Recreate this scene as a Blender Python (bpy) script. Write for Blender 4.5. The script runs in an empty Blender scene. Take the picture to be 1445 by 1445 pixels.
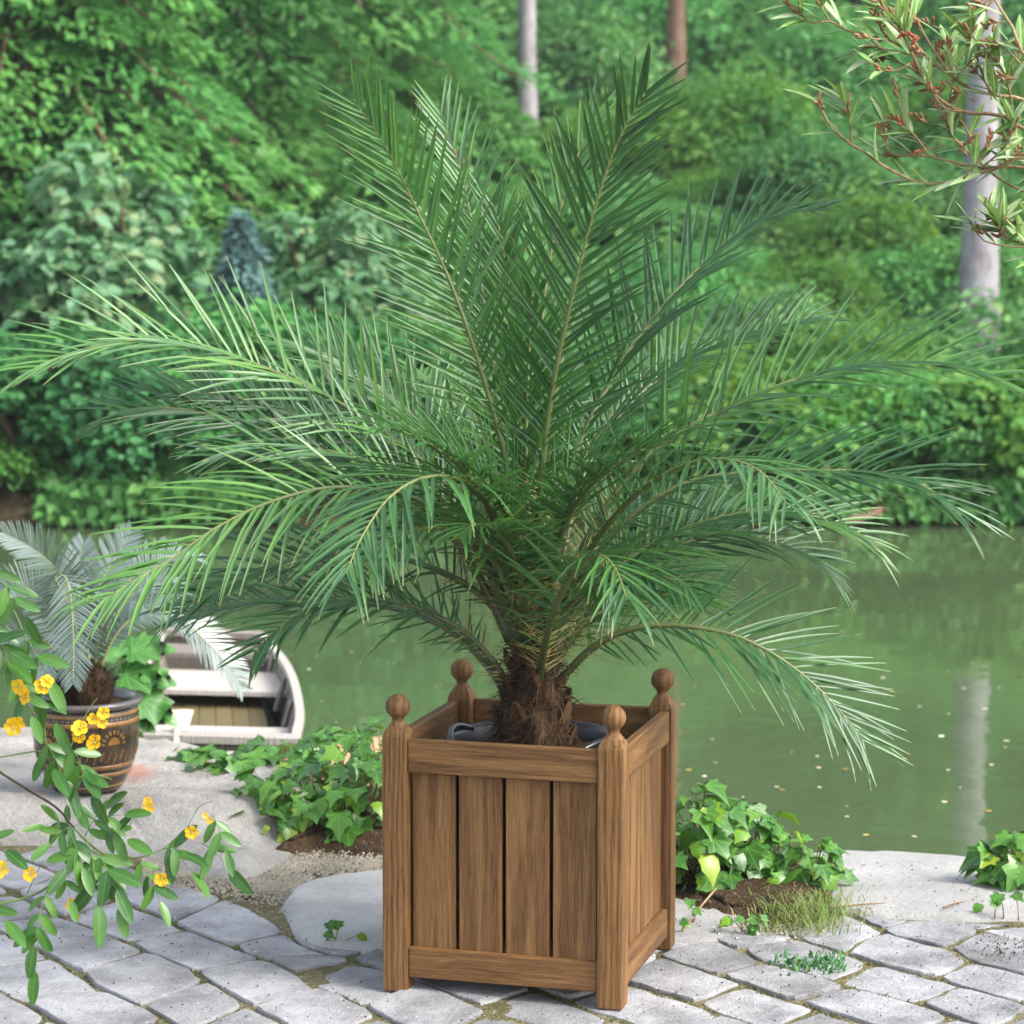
import bpy, bmesh, math, random
import numpy as np
from mathutils import Vector, Matrix, Quaternion, noise

random.seed(7)
rng = np.random.default_rng(7)
sc = bpy.context.scene
COL = sc.collection
R = math.radians

# ---------------------------------------------------------------- camera
CAM = Vector((-0.059, -6.9565, 2.0175))
PITCH = 0.11045
FPX = 3697.25            # focal length in pixels of a 1445 px wide picture
cam_data = bpy.data.cameras.new('camera')
cam = bpy.data.objects.new('camera', cam_data)
COL.objects.link(cam)
cam.location = CAM
cam.rotation_euler = (math.pi/2 - PITCH, 0, 0)
cam_data.sensor_width = 36.0
cam_data.lens = 36.0*FPX/1445.0
cam_data.clip_end = 1000
cam_data.dof.use_dof = True
cam_data.dof.focus_distance = 6.9
cam_data.dof.aperture_fstop = 4.6
sc.camera = cam

# ---------------------------------------------------------------- world, sun, exposure
SUN_DIR = Vector((0.66, -0.34, 0.70)).normalized()     # towards the sun
w = bpy.data.worlds.new('World'); sc.world = w; w.use_nodes = True
nt = w.node_tree; nt.nodes.clear()
sky = nt.nodes.new('ShaderNodeTexSky'); sky.sky_type = 'NISHITA'; sky.sun_disc = False
sky.sun_elevation = math.asin(SUN_DIR.z)
sky.sun_rotation = math.atan2(SUN_DIR.x, SUN_DIR.y)
sky.air_density = 1.0; sky.dust_density = 3.0; sky.ozone_density = 1.0
hs = nt.nodes.new('ShaderNodeHueSaturation'); hs.inputs['Saturation'].default_value = 0.5
bg = nt.nodes.new('ShaderNodeBackground'); bg.inputs['Strength'].default_value = 0.15
wo = nt.nodes.new('ShaderNodeOutputWorld')
nt.links.new(sky.outputs[0], hs.inputs['Color']); nt.links.new(hs.outputs[0], bg.inputs[0]); nt.links.new(bg.outputs[0], wo.inputs[0])
sl = bpy.data.lights.new('sun', 'SUN'); sl.energy = 1.4; sl.angle = R(20); sl.color = (1.0, 0.95, 0.86)
so = bpy.data.objects.new('sun', sl); COL.objects.link(so)
so.rotation_euler = SUN_DIR.to_track_quat('Z', 'Y').to_euler()
so.location = SUN_DIR*30
sc.view_settings.view_transform = 'Standard'
sc.view_settings.look = 'None'
sc.view_settings.gamma = 1.0
sc.view_settings.exposure = 1.74
sc.view_settings.use_curve_mapping = False
sc.render.resolution_x = 1024; sc.render.resolution_y = 1024

# ---------------------------------------------------------------- survey helpers: sight lines to points of the place
_cp, _sp = math.cos(PITCH), math.sin(PITCH)
def sight(u, v):
    x = (u-722.5)/FPX; y = -(v-722.5)/FPX
    return Vector((x, _cp + y*_sp, -_sp + y*_cp))
def at(u, v, Y):                 # the point of that sight line at depth Y
    d = sight(u, v); return CAM + d*((Y-CAM.y)/d.y)
def G(u, v, z=0.0):              # the point of that sight line at height z
    d = sight(u, v); return CAM + d*((z-CAM.z)/d.z)

# ---------------------------------------------------------------- object helpers
def link(name, me, mat=None, parent=None):
    o = bpy.data.objects.new(name, me); COL.objects.link(o)
    if mat is not None and me is not None and not me.materials: me.materials.append(mat)
    if parent is not None: o.parent = parent
    return o
def tag(o, label=None, cat=None, group=None, kind=None):
    if label: o['label'] = label
    if cat: o['category'] = cat
    if group: o['group'] = group
    if kind: o['kind'] = kind
    return o
def empty(name, loc=(0,0,0), rz=0.0):
    o = bpy.data.objects.new(name, None); COL.objects.link(o)
    o.location = loc; o.rotation_euler = (0,0,rz); o.empty_display_size = 0.1
    return o
def mesh(name, verts, faces, smooth=False, attrs=None):
    me = bpy.data.meshes.new(name)
    me.from_pydata([tuple(v) for v in verts], [], faces)
    if smooth: me.polygons.foreach_set('use_smooth', [True]*len(me.polygons))
    if attrs:
        for k, vals in attrs.items():
            a = me.attributes.new(k, 'FLOAT', 'POINT'); a.data.foreach_set('value', np.asarray(vals, dtype=np.float32))
    me.update(); return me
def mesh_np(name, V, F, attrs=None, smooth=False):     # F: (n,k) array, one polygon size
    me = bpy.data.meshes.new(name)
    V = np.ascontiguousarray(V, dtype=np.float32); F = np.ascontiguousarray(F, dtype=np.int32)
    n, k = F.shape
    me.vertices.add(len(V)); me.vertices.foreach_set('co', V.ravel())
    me.loops.add(n*k); me.loops.foreach_set('vertex_index', F.ravel())
    me.polygons.add(n); me.polygons.foreach_set('loop_start', np.arange(0, n*k, k, dtype=np.int32))
    if smooth: me.polygons.foreach_set('use_smooth', np.ones(n, dtype=bool))
    if attrs:
        for a_, vals in attrs.items():
            a = me.attributes.new(a_, 'FLOAT', 'POINT'); a.data.foreach_set('value', np.asarray(vals, dtype=np.float32))
    me.update(calc_edges=True); return me
def box_me(name, sx, sy, sz, bev=0.003, segs=2):
    bm = bmesh.new(); bmesh.ops.create_cube(bm, size=1.0)
    for v in bm.verts: v.co = Vector((v.co.x*sx, v.co.y*sy, v.co.z*sz))
    if bev: bmesh.ops.bevel(bm, geom=bm.edges[:]+bm.verts[:], offset=bev, segments=segs, profile=0.5, affect='EDGES')
    me = bpy.data.meshes.new(name); bm.to_mesh(me); bm.free(); return me
def loft(name, rings, cap0=True, cap1=True, smooth=True):
    n = len(rings[0]); V = []; F = []
    for r in rings: V += [tuple(p) for p in r]
    for i in range(len(rings)-1):
        for j in range(n):
            a = i*n+j; b = i*n+(j+1) % n
            F.append((a, b, b+n, a+n))
    if cap0: F.append(tuple(reversed(range(n))))
    if cap1: F.append(tuple((len(rings)-1)*n+j for j in range(n)))
    return mesh(name, V, F, smooth)
def lathe(name, prof, n=48, cap0=False, cap1=False):
    return loft(name, [[(r*math.cos(2*math.pi*j/n), r*math.sin(2*math.pi*j/n), z) for j in range(n)] for r, z in prof], cap0, cap1)
def spline(pts, n):
    pts = [Vector(p) for p in pts]
    P = [pts[0]*2-pts[1]] + pts + [pts[-1]*2-pts[-2]]
    m = len(pts)-1; out = []
    for i in range(n):
        x = i/(n-1)*m; k = min(int(x), m-1); t = x-k
        a, b, c, d = P[k], P[k+1], P[k+2], P[k+3]
        out.append(0.5*((2*b)+(c-a)*t+(2*a-5*b+4*c-d)*t*t+(3*b-a-3*c+d)*t**3))
    # even out by arc length
    L = [0.0]
    for i in range(1, n): L.append(L[-1]+(out[i]-out[i-1]).length)
    res = []; k = 0
    for i in range(n):
        s = L[-1]*i/(n-1)
        while k < n-2 and L[k+1] < s: k += 1
        d = L[k+1]-L[k]; t = (s-L[k])/d if d > 1e-9 else 0
        res.append(out[k].lerp(out[k+1], min(max(t, 0), 1)))
    return res
def tube_geo(path, radii, n=6, V=None, F=None):
    V = [] if V is None else V; F = [] if F is None else F
    base = len(V); ref = Vector((0.3, 0.2, 1)).normalized(); m = len(path)
    for i, p in enumerate(path):
        p = Vector(p)
        t = (Vector(path[min(i+1, m-1)])-Vector(path[max(i-1, 0)])).normalized()
        s = t.cross(ref)
        if s.length < 1e-3: s = t.cross(Vector((1, 0, 0)))
        s.normalize(); q = s.cross(t)
        r = radii[i] if hasattr(radii, '__len__') else radii
        for j in range(n):
            a = 2*math.pi*j/n
            V.append(p+s*(math.cos(a)*r)+q*(math.sin(a)*r))
    for i in range(m-1):
        for j in range(n):
            a = base+i*n+j; b = base+i*n+(j+1) % n
            F.append((a, b, b+n, a+n))
    F.append(tuple(base+j for j in reversed(range(n)))); F.append(tuple(base+(m-1)*n+j for j in range(n)))
    return V, F
def tube(name, path, radii, mat, parent=None, n=6):
    V, F = tube_geo(path, radii, n)
    return link(name, mesh(name, V, F, True), mat, parent)
def fbm(p, s=1.0): return noise.fractal(Vector(p)*s, 1.0, 2.0, 4)

# ---------------------------------------------------------------- materials
class NT:
    def __init__(self, name):
        self.m = bpy.data.materials.new(name); self.m.use_nodes = True
        self.t = self.m.node_tree; self.t.nodes.clear()
        self.out = self.n('OutputMaterial')
    def n(self, typ, **kw):
        nd = self.t.nodes.new('ShaderNode'+typ)
        for k, v in kw.items():
            if k in nd.inputs.keys() if isinstance(k, str) else False: pass
            setattr(nd, k, v)
        return nd
    def l(self, a, b): self.t.links.new(a, b)
    def coords(self, kind='Object', scale=(1,1,1), rnd=0.0):
        tc = self.n('TexCoord'); mp = self.n('Mapping'); mp.inputs['Scale'].default_value = scale
        self.l(tc.outputs[kind], mp.inputs['Vector'])
        if rnd:
            oi = self.n('ObjectInfo'); mu = self.n('Math', operation='MULTIPLY'); mu.inputs[1].default_value = rnd
            self.l(oi.outputs['Random'], mu.inputs[0]); self.l(mu.outputs[0], mp.inputs['Location'])
        return mp.outputs[0]
    def noise(self, vec, scale, detail=4, rough=0.55, dist=0.0):
        nd = self.n('TexNoise'); nd.inputs['Scale'].default_value = scale; nd.inputs['Detail'].default_value = detail
        nd.inputs['Roughness'].default_value = rough; nd.inputs['Distortion'].default_value = dist
        if vec is not None: self.l(vec, nd.inputs['Vector'])
        return nd.outputs['Fac']
    def ramp(self, fac, stops):
        nd = self.n('ValToRGB'); cr = nd.color_ramp
        while len(cr.elements) < len(stops): cr.elements.new(0.5)
        for e, (p, c) in zip(cr.elements, stops):
            e.position = p; e.color = (*c, 1) if len(c) == 3 else c
        self.l(fac, nd.inputs['Fac']); return nd.outputs['Color']
    def mix(self, fac, a, b, mode='MIX'):
        nd = self.n('Mix', data_type='RGBA', blend_type=mode)
        for sock, val in ((nd.inputs[0], fac), (nd.inputs[6], a), (nd.inputs[7], b)):
            if isinstance(val, (int, float)): sock.default_value = val
            elif isinstance(val, tuple): sock.default_value = (*val, 1)
            else: self.l(val, sock)
        return nd.outputs[2]
    def math(self, op, a, b=0.0):
        nd = self.n('Math', operation=op)
        for i, val in enumerate((a, b)):
            if isinstance(val, (int, float)): nd.inputs[i].default_value = val
            else: self.l(val, nd.inputs[i])
        return nd.outputs[0]
    def attr(self, name):
        nd = self.n('Attribute'); nd.attribute_name = name; return nd.outputs['Fac']
    def rand(self): return self.n('ObjectInfo').outputs['Random']
    def bsdf(self, color, rough=0.6, spec=0.5, bump=None, bstr=0.3, bdist=0.01, **kw):
        b = self.n('BsdfPrincipled')
        if isinstance(color, tuple): b.inputs['Base Color'].default_value = (*color, 1)
        else: self.l(color, b.inputs['Base Color'])
        if isinstance(rough, (int, float)): b.inputs['Roughness'].default_value = rough
        else: self.l(rough, b.inputs['Roughness'])
        b.inputs['Specular IOR Level'].default_value = spec
        for k, v in kw.items(): b.inputs[k].default_value = v
        if bump is not None:
            bp = self.n('Bump'); bp.inputs['Strength'].default_value = bstr; bp.inputs['Distance'].default_value = bdist
            self.l(bump, bp.inputs['Height']); self.l(bp.outputs[0], b.inputs['Normal'])
        self.b = b; return b
    def done(self, sh=None):
        self.l((sh or self.b).outputs[0], self.out.inputs['Surface']); return self.m
    def leafy(self, color, trans, rough=0.4, spec=0.5, tw=0.3, **kw):
        b = self.bsdf(color, rough, spec, **kw)
        t = self.n('BsdfTranslucent')
        if isinstance(trans, tuple): t.inputs['Color'].default_value = (*trans, 1)
        else: self.l(trans, t.inputs['Color'])
        mx = self.n('MixShader'); mx.inputs[0].default_value = tw
        self.l(b.outputs[0], mx.inputs[1]); self.l(t.outputs[0], mx.inputs[2])
        return self.done(mx)

M = {}
# weathered oak; the grain runs along each piece's own long (z) axis
def wood(name, dark, mid, light, rough=0.62):
    m = NT(name)
    vec = m.coords('Object', (48, 48, 2.6), 37.0)
    g1 = m.noise(vec, 1.0, 7, 0.66, 2.2)
    vec2 = m.coords('Object', (430, 430, 16), 11.0)
    g2 = m.noise(vec2, 1.0, 3, 0.6, 0.3)
    wv = m.n('TexWave'); wv.wave_type = 'BANDS'; wv.bands_direction = 'X'
    wv.inputs['Scale'].default_value = 0.42; wv.inputs['Distortion'].default_value = 14.0
    wv.inputs['Detail'].default_value = 3; wv.inputs['Detail Scale'].default_value = 0.7
    m.l(vec, wv.inputs['Vector'])
    f = m.math('ADD', m.math('MULTIPLY', g1, 0.34), m.math('MULTIPLY', wv.outputs['Fac'], 0.14))
    f = m.math('ADD', f, m.math('MULTIPLY', g2, 0.52))
    c = m.ramp(f, [(0.34, dark), (0.50, mid), (0.66, light)])
    v = m.n('HueSaturation')
    m.l(m.math('ADD', m.math('MULTIPLY', m.rand(), 0.34), 0.84), v.inputs['Value']); m.l(c, v.inputs['Color'])
    m.bsdf(v.outputs[0], rough, 0.3, g2, 0.25, 0.0012)
    return m.done()
M['oak'] = wood('oak', (0.058, 0.025, 0.007), (0.138, 0.067, 0.022), (0.215, 0.117, 0.043))
M['boat_wood'] = wood('boat_wood', (0.11, 0.092, 0.074), (0.205, 0.178, 0.152), (0.30, 0.27, 0.24), 0.75)
M['boat_floor'] = wood('boat_floor', (0.055, 0.045, 0.016), (0.115, 0.092, 0.038), (0.18, 0.15, 0.072), 0.6)
M['boat_white'] = wood('boat_white', (0.22, 0.195, 0.17), (0.34, 0.31, 0.28), (0.45, 0.42, 0.39), 0.75)
M['oar'] = wood('oar_wood', (0.42, 0.37, 0.26), (0.52, 0.47, 0.34), (0.58, 0.54, 0.42), 0.6)

def stone(name, base, var=0.16, speck=0.5, stain=None, bstr=0.75, bd=0.008):
    m = NT(name)
    vec = m.coords('Object', (1, 1, 1), 19.0)
    big = m.noise(vec, 5.0, 4, 0.6); fine = m.noise(vec, 170.0, 3, 0.7); mid = m.noise(vec, 38, 4, 0.65)
    lo = tuple(c*(1-var*1.6) for c in base); hi = tuple(min(c*(1+var), 0.8) for c in base)
    c = m.ramp(big, [(0.32, lo), (0.68, hi)])
    c = m.mix(m.ramp(mid, [(0.52, (0, 0, 0)), (0.75, (0.35, 0.35, 0.35))]), c, tuple(x*0.62 for x in base))
    c = m.mix(m.ramp(fine, [(0.62, (0, 0, 0)), (0.74, (speck, speck, speck))]), c, (0.085, 0.075, 0.06))
    c = m.mix(m.ramp(m.noise(vec, 95, 2, 0.5), [(0.64, (0, 0, 0)), (0.72, (0.35, 0.35, 0.35))]), c, (0.66, 0.66, 0.66))
    if stain: c = stain(m, c)
    v = m.n('HueSaturation'); m.l(m.math('ADD', m.math('MULTIPLY', m.rand(), 0.30), 0.85), v.inputs['Value']); m.l(c, v.inputs['Color'])
    h = m.math('ADD', m.math('MULTIPLY', mid, 1.0), m.math('MULTIPLY', fine, 0.5))
    m.bsdf(v.outputs[0], 0.85, 0.25, h, bstr, bd)
    return m.done()
M['paver'] = stone('granite_sett', (0.288, 0.290, 0.302), 0.30, 0.8, None, 1.0, 0.010)
M['slab'] = stone('pale_slab', (0.345, 0.340, 0.33), 0.12, 0.4)
def rock_stain(m, c):
    vec = m.coords('Object')
    sep = m.n('SeparateXYZ'); m.l(vec, sep.inputs[0])
    p = G(192, 1083, 0.13)
    dx = m.math('SUBTRACT', sep.outputs[0], p.x); dy = m.math('MULTIPLY', m.math('SUBTRACT', sep.outputs[1], p.y), 0.55)
    d = m.math('SQRT', m.math('ADD', m.math('MULTIPLY', dx, dx), m.math('MULTIPLY', dy, dy)))
    d = m.math('ADD', d, m.math('MULTIPLY', m.math('SUBTRACT', m.noise(vec, 30, 3), 0.5), 0.09))
    f = m.ramp(d, [(0.02, (0.9, 0.9, 0.9)), (0.085, (0, 0, 0))])
    c = m.mix(f, c, (0.50, 0.26, 0.20))
    # lichen and dirt in patches
    return m.mix(m.ramp(m.noise(vec, 9, 5, 0.7), [(0.54, (0, 0, 0)), (0.76, (0.45, 0.45, 0.45))]), c, (0.22, 0.20, 0.14))
M['rock'] = stone('rough_rock', (0.42, 0.40, 0.37), 0.2, 0.7, rock_stain, 1.0, 0.022)
M['sandstone'] = stone('sandstone', (0.42, 0.27, 0.15), 0.12, 0.15)
def dirt(name, cols, bstr=0.8, scale=1.0):
    m = NT(name); vec = m.coords('Object')
    a = m.noise(vec, 6*scale, 5, 0.65); b = m.noise(vec, 90*scale, 4, 0.7)
    vo = m.n('TexVoronoi'); vo.inputs['Scale'].default_value = 120*scale; m.l(vec, vo.inputs['Vector'])
    f = m.math('ADD', m.math('MULTIPLY', a, 0.55), m.math('MULTIPLY', b, 0.5))
    c = m.ramp(f, [(0.33, cols[0]), (0.50, cols[1]), (0.66, cols[2])])
    c = m.mix(m.ramp(vo.outputs['Color'], [(0.80, (0, 0, 0)), (0.86, (0.7, 0.7, 0.7))]), c, cols[3])
    m.bsdf(c, 0.95, 0.1, m.math('ADD', b, m.math('MULTIPLY', vo.outputs['Distance'], 0.7)), bstr, 0.012)
    return m.done()
M['grit'] = dirt('mossy_grit', ((0.055, 0.056, 0.020), (0.135, 0.122, 0.062), (0.23, 0.20, 0.125), (0.36, 0.33, 0.27)))
M['soil'] = dirt('dark_soil', ((0.018, 0.012, 0.007), (0.045, 0.028, 0.016), (0.09, 0.06, 0.034), (0.16, 0.12, 0.08)))
M['bank'] = dirt('bank_earth', ((0.016, 0.012, 0.007), (0.050, 0.037, 0.020), (0.13, 0.098, 0.055), (0.18, 0.14, 0.085)), 0.6, 0.12)
M['forest_floor'] = dirt('forest_floor', ((0.010, 0.016, 0.006), (0.022, 0.045, 0.013), (0.04, 0.075, 0.02), (0.05, 0.04, 0.02)), 0.5, 0.12)

def foliage(name, cols, trans, rough=0.5, tw=0.45, spec=0.35, ovar=0.35, hue=0.03):
    m = NT(name)
    c = m.ramp(m.attr('rnd'), [(i/(len(cols)-1), k) for i, k in enumerate(cols)])
    v = m.n('HueSaturation')
    m.l(m.math('ADD', m.math('MULTIPLY', m.rand(), ovar), 1-ovar/2), v.inputs['Value'])
    oi2 = m.math('FRACT', m.math('MULTIPLY', m.rand(), 7.31))
    m.l(m.math('ADD', m.math('MULTIPLY', oi2, hue), 0.5-hue/2), v.inputs['Hue']); m.l(c, v.inputs['Color'])
    t = m.mix(0.5, v.outputs[0], trans)
    return m.leafy(v.outputs[0], t, rough, spec, tw)
M['leaf_pale'] = foliage('leaf_pale', [(0.084, 0.207, 0.085), (0.158, 0.341, 0.180), (0.314, 0.400, 0.210)], (0.10, 0.26, 0.05))
M['leaf_mid'] = foliage('leaf_mid', [(0.044, 0.166, 0.042), (0.091, 0.285, 0.073), (0.171, 0.400, 0.104)], (0.09, 0.28, 0.06))
M['leaf_dark'] = foliage('leaf_dark', [(0.034, 0.136, 0.043), (0.069, 0.239, 0.069), (0.118, 0.342, 0.108)], (0.07, 0.25, 0.06))
M['leaf_bright'] = foliage('leaf_bright', [(0.040, 0.155, 0.030), (0.080, 0.250, 0.048), (0.165, 0.335, 0.065)], (0.22, 0.36, 0.03))
M['leaf_fine'] = foliage('leaf_fine', [(0.042, 0.174, 0.052), (0.088, 0.276, 0.086), (0.200, 0.400, 0.106)], (0.09, 0.27, 0.06))
M['needle'] = foliage('spruce_needle', [(0.035, 0.148, 0.039), (0.084, 0.272, 0.072), (0.171, 0.400, 0.096)], (0.07, 0.24, 0.06), hue=0.015)
M['needle_blue'] = foliage('blue_needle', [(0.056, 0.136, 0.120), (0.120, 0.240, 0.224), (0.224, 0.368, 0.352)], (0.08, 0.16, 0.14), hue=0.01)
def bark(name, a, b, c):
    m = NT(name); vec = m.coords('Object', (1, 1, 0.35)); n1 = m.noise(vec, 7, 5, 0.65); n2 = m.noise(vec, 40, 4, 0.6)
    col = m.ramp(m.math('ADD', m.math('MULTIPLY', n1, 0.6), m.math('MULTIPLY', n2, 0.4)), [(0.34, a), (0.5, b), (0.64, c)])
    m.bsdf(col, 0.85, 0.2, n2, 0.6, 0.02); return m.done()
M['bark_grey'] = bark('bark_grey', (0.12, 0.10, 0.10), (0.25, 0.235, 0.25), (0.33, 0.315, 0.335))
M['bark_brown'] = bark('bark_brown', (0.06, 0.035, 0.025), (0.14, 0.085, 0.06), (0.21, 0.14, 0.10))
M['twig'] = bark('twig', (0.11, 0.075, 0.038), (0.25, 0.18, 0.095), (0.37, 0.29, 0.17))
M['twig_dark'] = bark('twig_dark', (0.025, 0.018, 0.012), (0.07, 0.05, 0.03), (0.11, 0.08, 0.05))
# ================================================================ SETTING
# terrain far below everything, reaching past the horizon
o = link('terrain', mesh('terrain', [(-150,-150,-2.2),(150,-150,-2.2),(150,150,-2.2),(-150,150,-2.2)], [(0,1,2,3)]), M['forest_floor']); tag(o, kind='structure')

WATER_Z = -0.35
m = NT('pond_water')
vec = m.coords('Object', (1, 1, 1)); n1 = m.noise(vec, 1.3, 3, 0.5, 0.4); n2 = m.noise(vec, 7.0, 2, 0.5)
c = m.ramp(m.noise(vec, 0.35, 4, 0.6), [(0.35, (0.050, 0.078, 0.034)), (0.65, (0.066, 0.098, 0.043))])
m.bsdf(c, 0.045, 0.5, m.math('ADD', n1, m.math('MULTIPLY', n2, 0.12)), 0.10, 0.05, IOR=1.333)
M['water'] = m.done()
o = link('water', mesh('water', [(-60,-3,WATER_Z),(60,-3,WATER_Z),(60,16,WATER_Z),(-60,16,WATER_Z)], [(0,1,2,3)]), M['water']); tag(o, kind='structure')

# ---- terrace: the bed that the setts lie on
EDGE = [(-5.0, 2.9), (-2.2, 2.6), (-1.3, 2.45), (-0.75, 2.05), (-0.35, 1.75), (0.2, 1.5), (0.6, 1.30), (0.95, 1.18), (1.5, 1.03), (2.2, 0.95), (5.0, 0.8)]
def edge_y(x):
    for (x0, y0), (x1, y1) in zip(EDGE, EDGE[1:]):
        if x0 <= x <= x1: return y0+(y1-y0)*(x-x0)/(x1-x0)
    return EDGE[0][1] if x < EDGE[0][0] else EDGE[-1][1]
def terrace_mesh():
    nx, ny = 120, 120; V = []; F = []
    for i in range(nx+1):
        x = -5+10*i/nx; e = edge_y(x)+0.05*noise.noise(Vector((x*3, 0, 4)))
        for j in range(ny+1):
            t = j/ny; y = -12+(e+12)*(1-(1-t)**2.2)
            z = -0.0075+0.005*noise.noise(Vector((x*5, y*5, 0)))+0.005*noise.noise(Vector((x*30, y*30, 2)))
            V.append((x, y, z))
        V.append((x, e+0.06, -0.25)); V.append((x, e+0.10, -1.5))
    n = ny+3
    for i in range(nx):
        for j in range(n-1):
            a = i*n+j; F.append((a, a+n, a+n+1, a+1))
    return mesh('terrace', V, F, True)
o = link('terrace', terrace_mesh(), M['grit']); tag(o, kind='structure')

# ---- sett paving: rows between long joints, each sett a piece of its own
JOINTS = [   # long joints, surveyed from the photograph (picture points of the ground), from front left to back right
    [(-260, 1371), (-120, 1428), (-40, 1462), (40, 1500)],
    [(-160, 1330), (-60, 1372), (0, 1400), (19, 1410), (52, 1426), (81, 1444), (130, 1470)],
    [(-250, 1210), (-110, 1268), (-40, 1297), (12, 1318), (23, 1327), (73, 1350), (112, 1374), (145, 1397), (199, 1420), (241, 1443), (300, 1470)],
    [(-150, 1186), (-60, 1222), (4, 1251), (23, 1260), (83, 1291), (100, 1300), (141, 1314), (166, 1325), (181, 1329), (208, 1343), (268, 1368), (291, 1384), (320, 1397), (339, 1414), (354, 1420), (395, 1444), (450, 1475)],
    [(-60, 1176), (10, 1203), (80, 1232), (150, 1262), (245, 1302), (268, 1313), (299, 1324), (327, 1333), (350, 1347), (372, 1351), (416, 1372), (443, 1393), (480, 1403), (507, 1416), (539, 1435), (600, 1464)],
    [(70, 1180), (150, 1208), (235, 1240), (300, 1262), (345, 1279), (400, 1312), (425, 1336), (489, 1352), (538, 1364), (638, 1406), (666, 1417), (699, 1431), (749, 1444), (820, 1472)],
    [(540, 1318), (640, 1352), (720, 1379), (790, 1407), (843, 1428), (868, 1436), (899, 1444), (960, 1468)],
    [(640, 1312), (730, 1340), (820, 1368), (904, 1392), (972, 1411), (1009, 1428), (1047, 1440), (1120, 1468)],
    [(760, 1295), (840, 1318), (931, 1349), (955, 1357), (980, 1365), (1005, 1374), (1022, 1378), (1059, 1392), (1097, 1407), (1128, 1415), (1159, 1423), (1186, 1434), (1222, 1444), (1300, 1470)],
    [(960, 1312), (1026, 1332), (1051, 1343), (1076, 1357), (1088, 1361), (1135, 1372), (1182, 1386), (1211, 1394), (1245, 1403), (1280, 1411), (1326, 1428), (1373, 1443), (1450, 1470)],
    [(1100, 1315), (1170, 1338), (1228, 1357), (1257, 1363), (1294, 1374), (1323, 1380), (1355, 1390), (1384, 1400), (1444, 1415), (1540, 1445)],
    [(1195, 1289), (1238, 1309), (1261, 1322), (1294, 1328), (1336, 1338), (1369, 1357), (1402, 1365), (1444, 1375), (1560, 1408)],
    [(1255, 1297), (1310, 1301), (1363, 1303), (1390, 1315), (1444, 1328), (1560, 1360)],
    [(1420, 1303), (1480, 1308), (1560, 1322), (1640, 1345)],
]
CROSS = {   # short joints: (point on the front-left joint, point on the back-right joint)
    1: [((-60, 1372), (73, 1351)), ((27, 1414), (145, 1397))],
    2: [((-20, 1302), (83, 1290)), ((112, 1374), (208, 1343)), ((199, 1420), (291, 1384))],
    3: [((90, 1294), (165, 1268)), ((181, 1329), (265, 1311)), ((271, 1368), (372, 1351)), ((357, 1421), (445, 1394))],
    4: [((150, 1262), (235, 1240)), ((246, 1302), (318, 1268)), ((327, 1333), (405, 1316)), ((376, 1352), (470, 1347)), ((416, 1372), (500, 1356)), ((512, 1417), (585, 1385))],
    5: [((489, 1352), (565, 1327)), ((677, 1421), (760, 1394))],
    6: [((690, 1368), (760, 1350)), ((800, 1411), (885, 1387))],
    7: [((770, 1352), (830, 1316)), ((868, 1381), (931, 1350)), ((979, 1414), (1050, 1389))],
    8: [((920, 1345), (1000, 1325)), ((1010, 1375), (1078, 1358)), ((1125, 1414), (1200, 1391))],
    9: [((1040, 1337), (1125, 1323)), ((1180, 1385), (1230, 1358)), ((1292, 1415), (1356, 1391))],
    10: [((1190, 1344), (1245, 1314)), ((1320, 1379), (1369, 1357))],
    11: [((1240, 1310), (1290, 1300)), ((1336, 1338), (1387, 1314))],
    12: [((1380, 1310), (1430, 1304))],
}
def joint_line(px):
    P = [G(u, v) for u, v in px]; P = [Vector((p.x, p.y)) for p in P]
    d = (P[-1]-P[-3]).normalized(); q = P[-1]
    for k in range(1, 5): P.append(q+d*0.35*k+Vector((-d.y, d.x))*0.012*math.sin(k*2.1))
    L = [0.0]
    for a, b in zip(P, P[1:]): L.append(L[-1]+(b-a).length)
    return P, L
def on_line(line, s):
    P, L = line; s = min(max(s, 0), L[-1])
    for i in range(len(P)-1):
        if s <= L[i+1]: return P[i].lerp(P[i+1], (s-L[i])/(L[i+1]-L[i]))
    return P[-1]
def near_s(line, q):
    P, L = line; best = (1e9, 0)
    for i in range(len(P)-1):
        d = P[i+1]-P[i]; t = min(max((q-P[i]).dot(d)/d.length_squared, 0), 1)
        best = min(best, ((P[i]+d*t-q).length, L[i]+t*d.length))
    return best[1]
rs = random.Random(3)
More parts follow.
